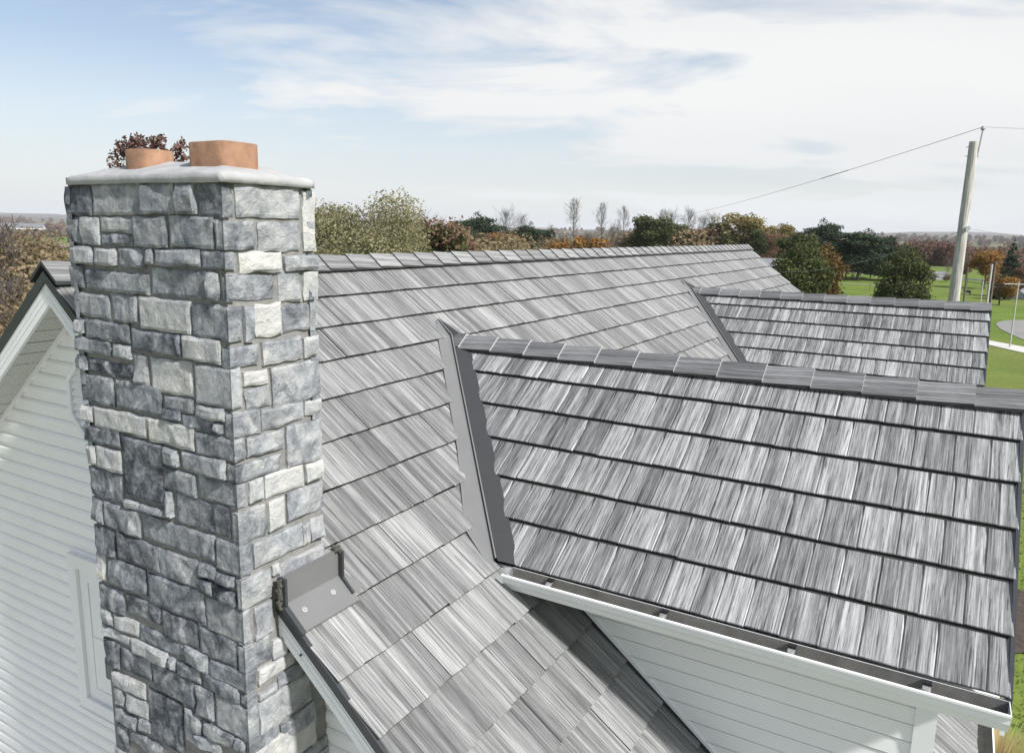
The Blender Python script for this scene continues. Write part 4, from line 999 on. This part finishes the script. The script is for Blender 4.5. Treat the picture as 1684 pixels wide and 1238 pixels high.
CR['pineround'] = leaf_mesh('crown', [(0, 0, 4.6, 2.2, 2.2, 3.5, 1.6)]+[(l[0], l[1], l[2], l[3]*1.1, l[4]*1.1, l[5]*.55, 1.) for l in lobed(19, 3.0, 3.6, 4.9, 26, .46)[1:]], 13000, .16, L_['pine'], 19, shell=.35, flat=.25)
CR['spruce'] = leaf_mesh('crown', spruce(12, 3.2, 11.), 9000, .20, L_['pine'], 12, shell=.2, flat=.3)
CR['pear'] = leaf_mesh('crown', [(0, 0, 2.75, 1.75, 1.75, 2.0, 1.), (0, 0, 1.55, 1.95, 1.95, 1.3, 1.), (0, 0, 4.0, 1.0, 1.0, 1.35, 1.)]+lobed(13, 1.9, 2.2, 2.5, 16, .38)[1:], 15000, .095, L_['pear'], 13, shell=.55)
CR['pearred'] = leaf_mesh('crown', [(0, 0, 2.6, 1.5, 1.5, 2.0, 1.), (0, 0, 1.5, 1.6, 1.6, 1.2, 1.)]+lobed(14, 1.6, 2.1, 2.6, 14, .38)[1:], 12000, .095, L_['reddish'], 14, shell=.55)
CR['woodred'] = leaf_mesh('crown', lobed(15, 4.2, 3.8, 6.5, 20, .42), 5000, .32, L_['oak'], 15, shell=.55)
TK['std'] = branches(1, 7.5, 2.3, 4, .17, .28, .5, 5, .012)
TK['bare'] = feather(2, 9., .40, .22, 40)
TK['bare2'] = feather(3, 9., .34, .30, 44)
TK['bare3'] = feather(5, 9., .45, .17, 40)
TK['short'] = branches(4, 3.0, 1.6, 4, .10, .12, .6, 5, .010)
HZ = {}
def hzof(me_, pc):
    if me_.name not in HZ:
        a = np.empty(len(me_.vertices)*3, np.float32); me_.vertices.foreach_get('co', a); HZ[me_.name] = float(np.percentile(a[2::3], pc))
    return HZ[me_.name]
def tree(name, px, py_top, dist, crown, trunk, hz, label, width=1., group=None, cat='tree', base=None, rot=None, hbase=1.):
    """hz = natural height of the mesh; scaled to reach the height seen at that distance"""
    if 735 < px < 1292 and 68 < dist < 115: dist *= 1.7
    if 660 < px < 1292 and crown is not None and py_top > 360: py_top -= 7
    if crown is None: py_top -= 6
    p = at(px, py_top, dist); g = terrain_z(p.x, p.y) if base is None else base
    hz = max([hzof(crown, 99.3)] if crown is not None else [0]); hz = max(hz, hzof(trunk, 99.7)*.97) if trunk is not None else hz
    H_ = p.z-g; s = H_/hz
    e = tag(empty(name, (p.x, p.y, g)), label, cat, group)
    e.rotation_euler.z = random.uniform(0, 6.28) if rot is None else rot
    e.scale = (s*width, s*width, s)
    for nm, me in (('trunk', trunk), ('crown', crown)):
        if me is None: continue
        link(nm, me, e)
    return e
T, K = CR, TK
tree('maple_tree', 592, 327, 40, T['maple'], K['short'], 7.5, 'big olive green tree right beside the chimney, tallest leafy crown behind the ridge', 1.0, rot=1.2)
tree('maple_tree', 652, 366, 43, T['maple'], K['short'], 7.5, 'lower olive tree crown just right of the big olive tree', .70, rot=.2)
def oak():
    p = at(232, 224, 17); g = GZ; hz = p.z-g; lob = []
    for px, py, rp, w in ((203, 243, 14, 1), (222, 236, 16, 1.2), (240, 240, 16, 1), (258, 234, 13, 1.2), (264, 226, 8, .8), (196, 256, 12, .8), (296, 240, 11, 1), (290, 250, 10, 1), (301, 232, 6, .5), (180, 266, 7, .4), (230, 262, 22, .8), (262, 256, 18, .8), (300, 262, 14, .6), (250, 300, 60, 1.5), (190, 271, 9, .3)):
        q = at(px, py, 17+random.uniform(-.4, .4))-Vector((p.x, p.y, g)); r_ = rp/FPX*17.2; lob.append((q.x, q.y, q.z, r_, r_, r_*.8, w))
    e = tag(empty('oak_tree', (p.x, p.y, g)), 'dark red oak top showing above the chimney crown, behind the flue tiles', 'tree')
    link('crown', leaf_mesh('crown', lob, 4200, .045, L_['oak'], 31, shell=.2), e); link('trunk', branches(77, 9.0, 1.0, 4, .13, .4, .5, 4, .008), e)
oak()
tree('rust_tree', 697, 366, 55, T['rustlow'], K['short'], 4.4, 'rusty brown tree beside the lower olive crown', 1.25)
tree('bare_tree', 689, 350, 62, None, K['bare2'], 9.2, 'bare twiggy tree standing over the rusty brown tree', .8)
tree('bare_tree', 757, 366, 85, None, K['bare'], 9.8, 'thin bare tree left of the dark green pine behind the ridge', .7)
tree('cedar_tree', 743, 374, 75, T['cedar'], K['short'], 6.5, 'narrow dark cedar left of the pine behind the main ridge', 1.5)
tree('pine_tree', 793, 365, 78, T['pineround'], K['short'], 9.4, 'dark green pine behind the left half of the main ridge', 1.25)
tree('golden_tree', 783, 368, 88, T['goldround'], K['std'], 8.3, 'yellow green tree peeping over the dark pine behind the ridge', .8)
tree('bare_tree', 832, 347, 80, None, K['bare2'], 9.2, 'wide bare tree just right of the dark pine behind the ridge', 1.05)
tree('cedar_tree', 868, 379, 80, T['pineround'], K['short'], 6.5, 'dark cedar right of the wide bare tree behind the ridge', .95)
tree('orange_shrub', 826, 392, 74, T['orangeround'], K['short'], 7.6, 'orange brown tree under the wide bare tree', 1.2)
tree('orange_shrub', 760, 393, 72, T['reddish'], K['short'], 7.1, 'russet shrub between the cedar and the pine', .55)
tree('orange_shrub', 890, 395, 92, T['goldround'], K['short'], 8.3, 'dull yellow tree right of the cedar behind the ridge', .6)
tree('bare_tree', 906, 375, 110, None, K['bare'], 9.8, 'small distant bare tree left of the tall slender one', .8)
tree('orange_shrub', 924, 398, 80, T['orangeshrub'], K['short'], 3.1, 'round orange shrub, left one of the pair at the ridge middle', .85)
tree('orange_shrub', 966, 391, 80, T['orangeshrub'], K['short'], 3.1, 'round orange shrub, right and larger one of the pair at the ridge middle', .95)
tree('bare_tree', 944, 334, 88, None, K['bare3'], 9.9, 'tallest slender bare tree above the middle of the ridge', .95)
tree('bare_tree', 990, 341, 90, None, K['bare3'], 9.9, 'slender bare tree, second of the three in a row', .80)
tree('bare_tree', 1027, 347, 90, None, K['bare3'], 9.9, 'slender bare tree, third of the three in a row', .78)
tree('green_tree', 1074, 357, 86, T['greenround'], K['std'], 8.2, 'loose green tree where the wire meets the ridge', 1.35)
tree('bare_tree', 1105, 350, 96, None, K['bare2'], 9.2, 'bare tree right of the loose green tree', .85)
tree('bare_tree', 1133, 348, 94, None, K['bare'], 9.8, 'bare tree between two others, above the right part of the ridge', .95)
tree('bare_tree', 1158, 358, 98, None, K['bare2'], 9.2, 'bare tree left of the big yellow green tree', .75)
tree('golden_tree', 1226, 361, 92, T['goldround'], K['std'], 8.3, 'big yellow green tree over the far end of the ridge', 1.55)
tree('green_tree', 1248, 385, 88, T['greenround'], K['std'], 8.2, 'dark green tree in front of the big yellow green tree', .8)
tree('golden_tree', 1285, 377, 105, T['goldround'], K['std'], 8.3, 'smaller tan gold tree behind the grey shed roof', 1.1)
tree('green_tree', 1322, 384, 112, T['greenround'], K['std'], 8.2, 'small round green tree behind the pair of pear trees', .8)
tree('bare_tree', 1345, 378, 150, T['tanshrub'], K['bare2'], 9.2, 'thin tan tree behind the tall dark pine', 1.)
tree('pine_tree', 1362, 369, 132, T['pineround'], K['std'], 9.4, 'tallest dark pine behind the green pasture', 1.05)
tree('pine_tree', 1418, 384, 132, T['pineround'], K['std'], 8.4, 'wide dark pine in the middle of the pasture row', 1.55)
tree('pine_tree', 1467, 393, 136, T['pine2'], K['std'], 8.4, 'dark pine at the right end of the pasture row', 1.3)
tree('pear_tree', 1322, 402, 62, T['pear'], K['short'], 5.4, 'dense dark green pear tree beyond the far gable end', 1.02)
tree('pear_tree', 1347, 407, 64, T['pearred'], K['short'], 5.0, 'reddish green pear tree touching the dark one', .95)
tree('pear_tree', 1493, 410, 72, T['pear'], K['short'], 5.4, 'lone dense oval pear tree in front of the green pasture', 1.0)
tree('orange_tree', 1627, 410, 125, T['orangeround'], K['std'], 7.6, 'bright orange tree right of the tall utility pole', 1.05)
tree('spruce_tree', 1668, 402, 110, T['spruce'], K['std'], 11., 'black green spruce at the right edge', .95)
tree('orange_tree', 1680, 436, 104, T['reddish'], K['std'], 7.1, 'rust coloured tree in front of the spruce', .8)
tree('orange_tree', 1650, 448, 96, T['orangeshrub'], K['short'], 3.1, 'small thin orange tree beside the light poles', .8)
tree('rust_tree', 1592, 420, 150, T['reddish'], K['bare2'], 8.8, 'brown thin tree just right of the tall pole', .9)
tree('bare_tree', 1561, 420, 140, T['tanshrub'], K['bare2'], 9.0, 'grey brown bare tree left of the tall pole', .9)
tree('green_tree', 722, 380, 54, T['greenround'], K['short'], 1, 'dark olive tree between the rusty brown tree and the narrow cedar', .9)
tree('green_tree', 845, 386, 84, T['greenround'], K['short'], 1, 'dark olive tree under the wide bare tree, left of the dark cedar', 1.0)
tree('green_tree', 897, 386, 88, T['cedar'], K['short'], 1, 'dark cedar left of the round orange shrubs, third of the dark trees', 1.3)
tree('golden_tree', 1060, 380, 88, T['goldround'], K['short'], 1, 'dull gold tree below the loose green tree', .9)
tree('green_tree', 1110, 376, 92, T['greenround'], K['short'], 1, 'dark olive tree under the bare trees right of the loose green tree', 1.0)
tree('green_tree', 1182, 374, 94, T['greenround'], K['short'], 1, 'olive tree at the left edge of the big yellow green tree', 1.0)
tree('green_tree', 1300, 392, 120, T['greenround'], K['short'], 1, 'olive tree peeping over the left pear tree', 1.1)
for px, pt, d_, k_, w_, lb in ((718, 362, 95, 'bare2', 1., 'thin bare tree above the dark olive tree right of the rusty one'), (858, 358, 92, 'bare', 1., 'bare tree close on the right of the wide bare tree'),
        (1010, 372, 130, 'bare2', 1., 'small far bare tree between the second and third slender ones'), (1090, 352, 96, 'bare3', 1., 'slender bare tree touching the right side of the loose green tree'), (1172, 355, 98, 'bare2', 1., 'bare tree nearest to the big yellow green tree')):
    tree('bare_tree', px, pt, d_, None, K[k_], 1, lb, w_)
# low brush line behind the ridge and wood edges
for px, py, d, c, w, lb in [(715, 398, 66, 'tanshrub', 1., 'low tan brush right of the rusty brown tree'), (805, 399, 70, 'reddish', .6, 'low russet brush under the dark pine behind the ridge'),
        (848, 400, 72, 'tanshrub', .9, 'low tan brush between the orange brown tree and the dark cedar'), (905, 403, 84, 'tanshrub', .9, 'low tan brush left of the pair of round orange shrubs'),
        (1003, 400, 88, 'tanshrub', 1., 'low tan brush between the second and third slender bare trees'), (1045, 396, 92, 'reddish', .7, 'russet brush left of the loose green tree'),
        (1090, 391, 90, 'tanshrub', 1., 'low tan brush just right of the loose green tree'), (1120, 390, 90, 'greenround', .6, 'small dark green bush under the bare trees above the right part of the ridge'),
        (1150, 388, 92, 'rustlow', 1., 'rust brush under the rightmost of the bare trees'), (1178, 388, 92, 'tanshrub', 1.1, 'tan brush left of the big yellow green tree'),
        (1200, 392, 90, 'greenround', .6, 'green bush at the left foot of the big yellow green tree'), (1265, 396, 90, 'rustlow', .9, 'rust brush below the smaller tan gold tree')]:
    tree('brush', px, py-5, d, T[c], None, 1, lb, w*1.6, 'low brush behind the ridge', 'shrub')
for px, py, d, c, lb in [(1395, 415, 140, 'tanshrub', 'thin tan undergrowth between the tallest and the wide pine'), (1435, 420, 142, 'tanshrub', 'tan undergrowth below the right side of the wide pine'),
        (1448, 424, 138, 'goldround', 'small yellowish tree between the wide pine and the last pine'), (1405, 428, 135, 'greenround', 'small green bush at the foot of the wide pine')]:
    tree('brush', px, py, d, T[c], K['short'], 1, lb, 1.0, 'undergrowth below the pines', 'shrub')
# left side brush
brm = leaf_mesh('crown', lobed(41, 2.9, 2.6, 3.6, 26, .45)+[(0, 0, 1.8, 2.6, 2.6, 1.6, 1.)], 26000, .060, L_['tan'], 41, shell=.15)
brt = branches(42, 6.2, 2.4, 5, .06, .05, .9, 5, .006, M['twig'])
tree('brush', -25, 367, 26, brm, brt, 6.3, 'tall tan leaved thicket at the left edge of the yard', 1.25, cat='shrub')
tree('brush', 45, 385, 31, brm, brt, 6.3, 'tan thicket reaching towards the gable peak', .95, cat='shrub')
tree('brush', 30, 455, 22, brm, brt, 6.3, 'lower olive tan bush just outside the gable peak', 1.0, cat='shrub')
tree('rust_tree', 84, 374, 120, T['reddish'], K['bare2'], 8.2, 'brown round tree left of the chimney', .8)
tree('rust_tree', 62, 380, 118, T['tanshrub'], K['bare2'], 8.2, 'thin tan tree left of the brown one', .8)
def woodland(name, label, a0, a1, d0, d1, h, n, mat_, seed, size=.9, nl=150):
    r = np.random.RandomState(seed); lobes = []
    for i in range(n):
        px = r.uniform(a0, a1); d = d0+(d1-d0)*r.uniform()**1.; p = at(px, 400, d); g = terrain_z(p.x, p.y); s = h*r.uniform(.75, 1.15)
        lobes.append((p.x, p.y, g+s*.52, s*.42, s*.42, s*.5, 1.)); lobes.append((p.x+r.uniform(-2, 2), p.y+r.uniform(-2, 2), g+s*.75, s*.26, s*.26, s*.22, 1.))
    me = leaf_mesh(name, lobes, n*nl, size, mat_, seed, shell=.7)
    return tag(link(name, me), label, kind='stuff')
woodland('woodland', 'red brown oak wood on the slope behind the pasture', 1482, 1580, 270, 340, 7.2, 70, L_['oak'], 51, .38, 420)
woodland('woodland', 'brown mixed wood beyond the tree row', 1180, 1700, 380, 560, 9, 160, L_['rust'], 52, .8)
woodland('woodland', 'distant dark hedges and woods across the valley', -60, 1760, 650, 1500, 9, 420, L_['reddish'], 53, 1.6)
woodland('woodland', 'bluish brown woods on the far side of the valley', -100, 1800, 1500, 3300, 12, 700, L_['rust'], 54, 3.2)
# ornamental grass below the eave
def straw():
    r = random.Random(8); p = at(1622, 1300, 9.6); g = GZ; mb = MB(); p = at(1640, 1250, 10.2)
    top = p.z+.55
    for i in range(420):
        a = r.uniform(0, 6.28); q = r.uniform(0, .12); ln = r.uniform(.75, 1.0); lean = r.uniform(.05, .55)
        w = r.uniform(.006, .012); H_ = (top-g)*ln; bx, by = p.x+q*math.cos(a), p.y+q*math.sin(a)
        px_, py_ = -math.sin(a)*w, math.cos(a)*w; pts = []
        for t in (0, .4, .75, 1.):
            o = lean*t*t; z = g+H_*(t-.18*lean*t**3); pts += [(bx+o*math.cos(a)-px_*(1.05-t), by+o*math.sin(a)-py_*(1.05-t), z), (bx+o*math.cos(a)+px_*(1.05-t), by+o*math.sin(a)+py_*(1.05-t), z)]
        mb.add(pts, [(0, 1, 3, 2), (2, 3, 5, 4), (4, 5, 7, 6)], 0, r.random())
    tag(mb.build('ornamental_grass', L_['straw']), 'straw coloured tall ornamental grass below the corner of the eave', 'plant')
straw()
# ------------------------------------------------------------------ poles, wires, far buildings
def pole(px0, py0, px1, py1, dist, r0, r1, label, mat_, fittings=0, cat='utility pole'):
    a = at(px0, py0, dist); b = at(px1, py1, dist); top = b.z; x, y = (a.x+b.x)/2, (a.y+b.y)/2; g = terrain_z(x, y)
    e = tag(empty('utility_pole', (x, y, g)), label, cat)
    mb = MB(); rr = random.Random(int(px0)); n = 14
    pts = [(rr.uniform(-.004, .004), rr.uniform(-.004, .004), (top-g)*i/n-.02) for i in range(n+1)]
    mb.tube(pts, [r0+(r1-r0)*i/n for i in range(n+1)], 14)
    mb.build("shaft", mat_, e)
    return e, Vector((x, y, top)), g
P1, PT, pg = pole(1573, 497, 1597, 232, 24., .175, .108, 'tall weathered grey wooden utility pole behind the farther gable', M['pole'], 1)
loc = lambda v: Vector(v)-Vector(P1.location)
rd = RT0
mb = MB(); a = PT+rd*.13+Vector((0, 0, -.42)); b = PT+rd*.19+Vector((0, 0, .27)); mb.tube([loc(a), loc(b)], .018, 6); mb.build('pin', M['wire'], P1)
mb = MB(); mb.tube([loc(b), loc(b+Vector((0, 0, .03))), loc(b+Vector((0, 0, .06))), loc(b+Vector((0, 0, .10)))], [.035, .06, .045, .03], 10); mb.build('insulator', M['wire'], P1)
for dz in (-.16, -.39):
    mb = MB(); q = PT+Vector((0, 0, dz)); mb.tube([loc(q-rd*.19), loc(q+rd*.17)], .012, 5); mb.build('bolt', M['wire'], P1)
Q = Vector((PT.x, PT.y, .52)); mb = MB(); mb.tube([loc(Q-rd*.0-Vector((FWD.x, FWD.y, 0))*.15), loc(Q-Vector((FWD.x, FWD.y, 0))*.24)], [.05, .07], 8); mb.build('insulator', M['wire'], P1)
def wire(a, b, sag, label, rad=.011, splice=None):
    a, b = Vector(a), Vector(b); pts = [a.lerp(b, t/24)-Vector((0, 0, 4*sag*(t/24)*(1-t/24))) for t in range(25)]
    mb = MB(); mb.tube(pts, rad, 5)
    if splice: mb.tube([a.lerp(b, t)-Vector((0, 0, 4*sag*t*(1-t)-.0)) for t in splice], rad*2., 6)
    return tag(mb.build('power_line', M['wire']), label, 'power line')
wire(b+Vector((0, 0, .08)), at(1035, 366, 84), .55, 'thin upper power line running from the pole top down to the left', .008, (.13, .17))
wire(b+Vector((0, 0, .08)), at(2300, 190, 40), .25, 'thin upper power line leaving the pole top to the right', .008)
wire(Q-Vector((FWD.x, FWD.y, 0))*.22, at(1285, 447, 46), .35, 'lower service line from the pole down towards the pear trees', .007)
wire(Q-Vector((FWD.x, FWD.y, 0))*.22, at(2100, 400, 40), .3, 'lower line leaving the pole to the right', .007)
def spole(px, pyt, dist, r, label, mat_, arm=None):
    e, t, g = pole(px, 500, px, pyt, dist, r, r*.8, label, mat_)
    if arm:
        mb = MB(); q = Vector((0, 0, t.z-g-.12)); mb.bar(q-RT0*arm, q+RT0*arm, .05, .05); mb.build('crossarm', mat_, e)
    return e
spole(1588, 439, 60, .065, 'thin dark post right of the tall pole', M['poled'])
spole(1627, 434, 70, .10, 'pale slim pole, left of the close pair', M['pole'])
spole(1632.5, 430, 74, .11, 'brown slim pole, right of the close pair', M['poled'])
spole(1614.5, 462, 66, .05, 'short grey post left of the close pair', M['pole'])
spole(1673, 464, 58, .045, 'clothesline post with a cross arm near the right edge', M['pole'], .9)
for k, (pa, pb) in enumerate([((1600, 466), (1700, 462)), ((1600, 469.5), (1700, 468))]):
    wire(at(*pa, 74), at(*pb, 58), .12, ('upper' if k == 0 else 'lower')+' thin line strung towards the clothesline post', .012)
def barn(px, pyr, dist, ln, dp, rise, wall, label, rz, roofm='barnroof', windows=0, ground_z=None):
    p = at(px, pyr, dist); e = tag(empty('farm_building', (p.x, p.y, 0), rz), label, 'building')
    g = (terrain_z(p.x, p.y) if ground_z is None else ground_z); top = p.z; ez = top-rise
    mb = MB(); mb.box(-ln/2, ln/2, -dp/2, dp/2, g-.5, ez); mb.add([(s*ln/2, y, z) for s in (-1, 1) for y, z in ((-dp/2, ez), (dp/2, ez), (0, top-.05))], [(0, 1, 2), (3, 5, 4)]); mb.build('wall', wall, e)
    mb = MB(); o = .4
    for s in (-1, 1):
        sl_ = rise/(dp/2)
        vs = [(-ln/2-o, 0, top), (ln/2+o, 0, top), (ln/2+o, s*(dp/2+o), ez-o*sl_), (-ln/2-o, s*(dp/2+o), ez-o*sl_)]
        mb.add(vs+[(x, y, z-.12) for x, y, z in vs], [(0, 1, 2, 3), (7, 6, 5, 4), (0, 3, 7, 4), (1, 5, 6, 2), (2, 6, 7, 3)])
    mb.build('roof', M[roofm], e, fixn=True)
    for i in range(windows):
        mb = MB(); x = -ln/2+ln*(i+.7)/(windows+.4); mb.box(x-.45, x+.45, -dp/2-.03, -dp/2+.01, ez-1.5, ez-.5); w = mb.build('window', M['white'], e)
        mb = MB(); mb.box(x-.38, x+.38, -dp/2-.05, -dp/2-.031, ez-1.43, ez-.57); mb.build('pane', M['pane'], w)
    return e
barn(1262, 424.5, 78, 5, 7, 1.2, M['barnwall'], 'shed with a low grey roof showing beside the far gable end', YAW-math.pi/2)
barn(1530, 446.5, 150, 5, 7, 1.2, M['barnwall'], 'long grey roofed farm building behind the lone pear tree', YAW-math.pi/2+.1, windows=3)
barn(1600, 458.5, 150, 4.5, 5, 1.1, M['barnwall'], 'low grey gable roof behind the tall pole', YAW+.3)
barn(1446, 445.5, 165, 16, 8, 1.0, M['barnwall'], 'long low white shed behind the pines', YAW-math.pi/2, windows=5)
barn(1700, 470, 110, 5, 5, 1.2, M['barnwall'], 'small white house at the right edge', YAW-math.pi/2+.2, windows=2)
barn(28, 367, 520, 26, 10, 2, M['barnwall'], 'long white farm building on the horizon at the left', YAW-1.2, ground_z=CAM.z-4.5)
barn(-8, 370, 480, 14, 9, 2, M['barnwall'], 'white farm building left of the long one on the horizon', YAW-1.4, ground_z=CAM.z-5)
barn(94, 401, 190, 14, 3, .6, M['barnwall'], 'long low white shelter beside the green patch at the left', YAW-math.pi/2)
sheet('lawn_patch', gp([(40, 392), (110, 390), (112, 404), (50, 404)]), .08, plain('bright grass patch', (.10, .16, .03), .95, .2, .3))
# covered trailer and a calf on the pasture
def trailer():
    p = ground(1646, 492); e = tag(empty('trailer', p, YAW-math.pi/2-.2), 'black covered farm trailer standing on the grass near the right edge', 'trailer')
    mb = MB(); mb.add([(x, y, z) for x in (-1.1, 1.1) for y, z in ((-.6, .45), (.6, .45), (.6, 1.15), (.25, 1.35), (-.25, 1.35), (-.6, 1.15))], [(5, 4, 3, 2, 1, 0), (6, 7, 8, 9, 10, 11)]+[(i, (i+1) % 6, 6+(i+1) % 6, 6+i) for i in range(6)]); mb.build('cover', M['black'], e, fixn=True)
    for x in (-.6, .6):
        for y in (-.62, .62):
            mb = MB(); mb.tube([(x, y-.08, .28), (x, y+.08, .28)], .28, 14); mb.build('wheel', M['black'], e)
    mb = MB(); mb.bar((1.1, 0, .5), (1.9, 0, .42), .08, .08); mb.build('drawbar', M['poled'], e)
trailer()
def calf():
    p = ground(1590.5, 485.5); e = tag(empty('calf', p, YAW+.8), 'small black calf standing in the pasture right of the tall pole', 'calf'); e.scale = (.6, .6, .6)
    me = bpy.data.meshes.new('body'); v = [(-.5, 0, .75), (-.2, 0, .78), (.2, 0, .76), (.5, 0, .80), (.72, 0, 1.0), (.95, 0, .93), (-.45, .14, .4), (-.48, .15, 0.), (-.45, -.14, .4), (-.48, -.15, 0.), (.42, .13, .4), (.42, .13, 0.), (.42, -.13, .4), (.42, -.13, 0.), (-.62, 0, .5)]
    ed = [(0, 1), (1, 2), (2, 3), (3, 4), (4, 5), (0, 6), (6, 7), (0, 8), (8, 9), (3, 10), (10, 11), (3, 12), (12, 13), (0, 14)]
    me.from_pydata(v, ed, []); o = link('body', me, e); me.materials.append(M['black'])
    o.modifiers.new('skin', 'SKIN'); rad = [.24, .26, .25, .23, .14, .09, .08, .05, .08, .05, .08, .05, .08, .05, .03]
    for d_, r_ in zip(me.skin_vertices[0].data, rad): d_.radius = (r_, r_)
    me.skin_vertices[0].data[1].use_root = True
    o.modifiers.new('sub', 'SUBSURF').levels = 1; o.modifiers['sub'].render_levels = 1
calf()
def fence(pts, step, h, label, mat_, rails, rr=.05):
    e = tag(empty('fence', (pts[0].x, pts[0].y, GZ)), label, 'fence'); o = Vector(e.location)
    for a, b in zip(pts[:-1], pts[1:]):
        n = max(1, int((b-a).length/step))
        for i in range(n+1):
            q = a.lerp(b, i/n); q.z = terrain_z(q.x, q.y); mb = MB(); mb.box(q.x-o.x-rr, q.x-o.x+rr, q.y-o.y-rr, q.y-o.y+rr, -.2, h); mb.build('post', mat_, e)
        for z in rails:
            mb = MB(); mb.bar(a-o+Vector((0, 0, z)), b-o+Vector((0, 0, z)), .03, .07); mb.build('rail', mat_, e)
fence([ground(1373, 447), ground(1395, 449.5), ground(1440, 455)], 4., 1.25, 'white post fence at the foot of the pines', M['barnwall'], (.45, .95), .09)
fence([ground(1455, 457), ground(1520, 459), ground(1575, 464)], 5., 1.2, 'brown rail fence behind the lone pear tree', M['poled'], (.5, 1.0))
fence([ground(1590, 469), ground(1640, 475), ground(1720, 487)], 3., 1.1, 'dark wire fence crossing the grass right of the tall pole', M['poled'], (.5, .9), .04)
fence([ground(1360, 473), ground(1430, 477), ground(1462, 479)], 6., .8, 'thin white electric fence across the pasture', M['barnwall'], (.7,), .02)
# ------------------------------------------------------------------ haze
HAZE = True
if HAZE:
    mb = MB(); mb.box(-9500, 9500, -9500, 9500, -70, 150); hz = tag(mb.build('haze', []), kind='stuff')
    m = bpy.data.materials.new('haze'); m.use_nodes = True; nt = m.node_tree; nt.nodes.clear()
    v = nt.nodes.new('ShaderNodeVolumePrincipled'); v.inputs['Density'].default_value = 1.0e-4; v.inputs['Color'].default_value = (.80, .86, .95, 1); v.inputs['Anisotropy'].default_value = 0.
    o = nt.nodes.new('ShaderNodeOutputMaterial'); nt.links.new(v.outputs[0], o.inputs['Volume']); hz.data.materials.append(m)
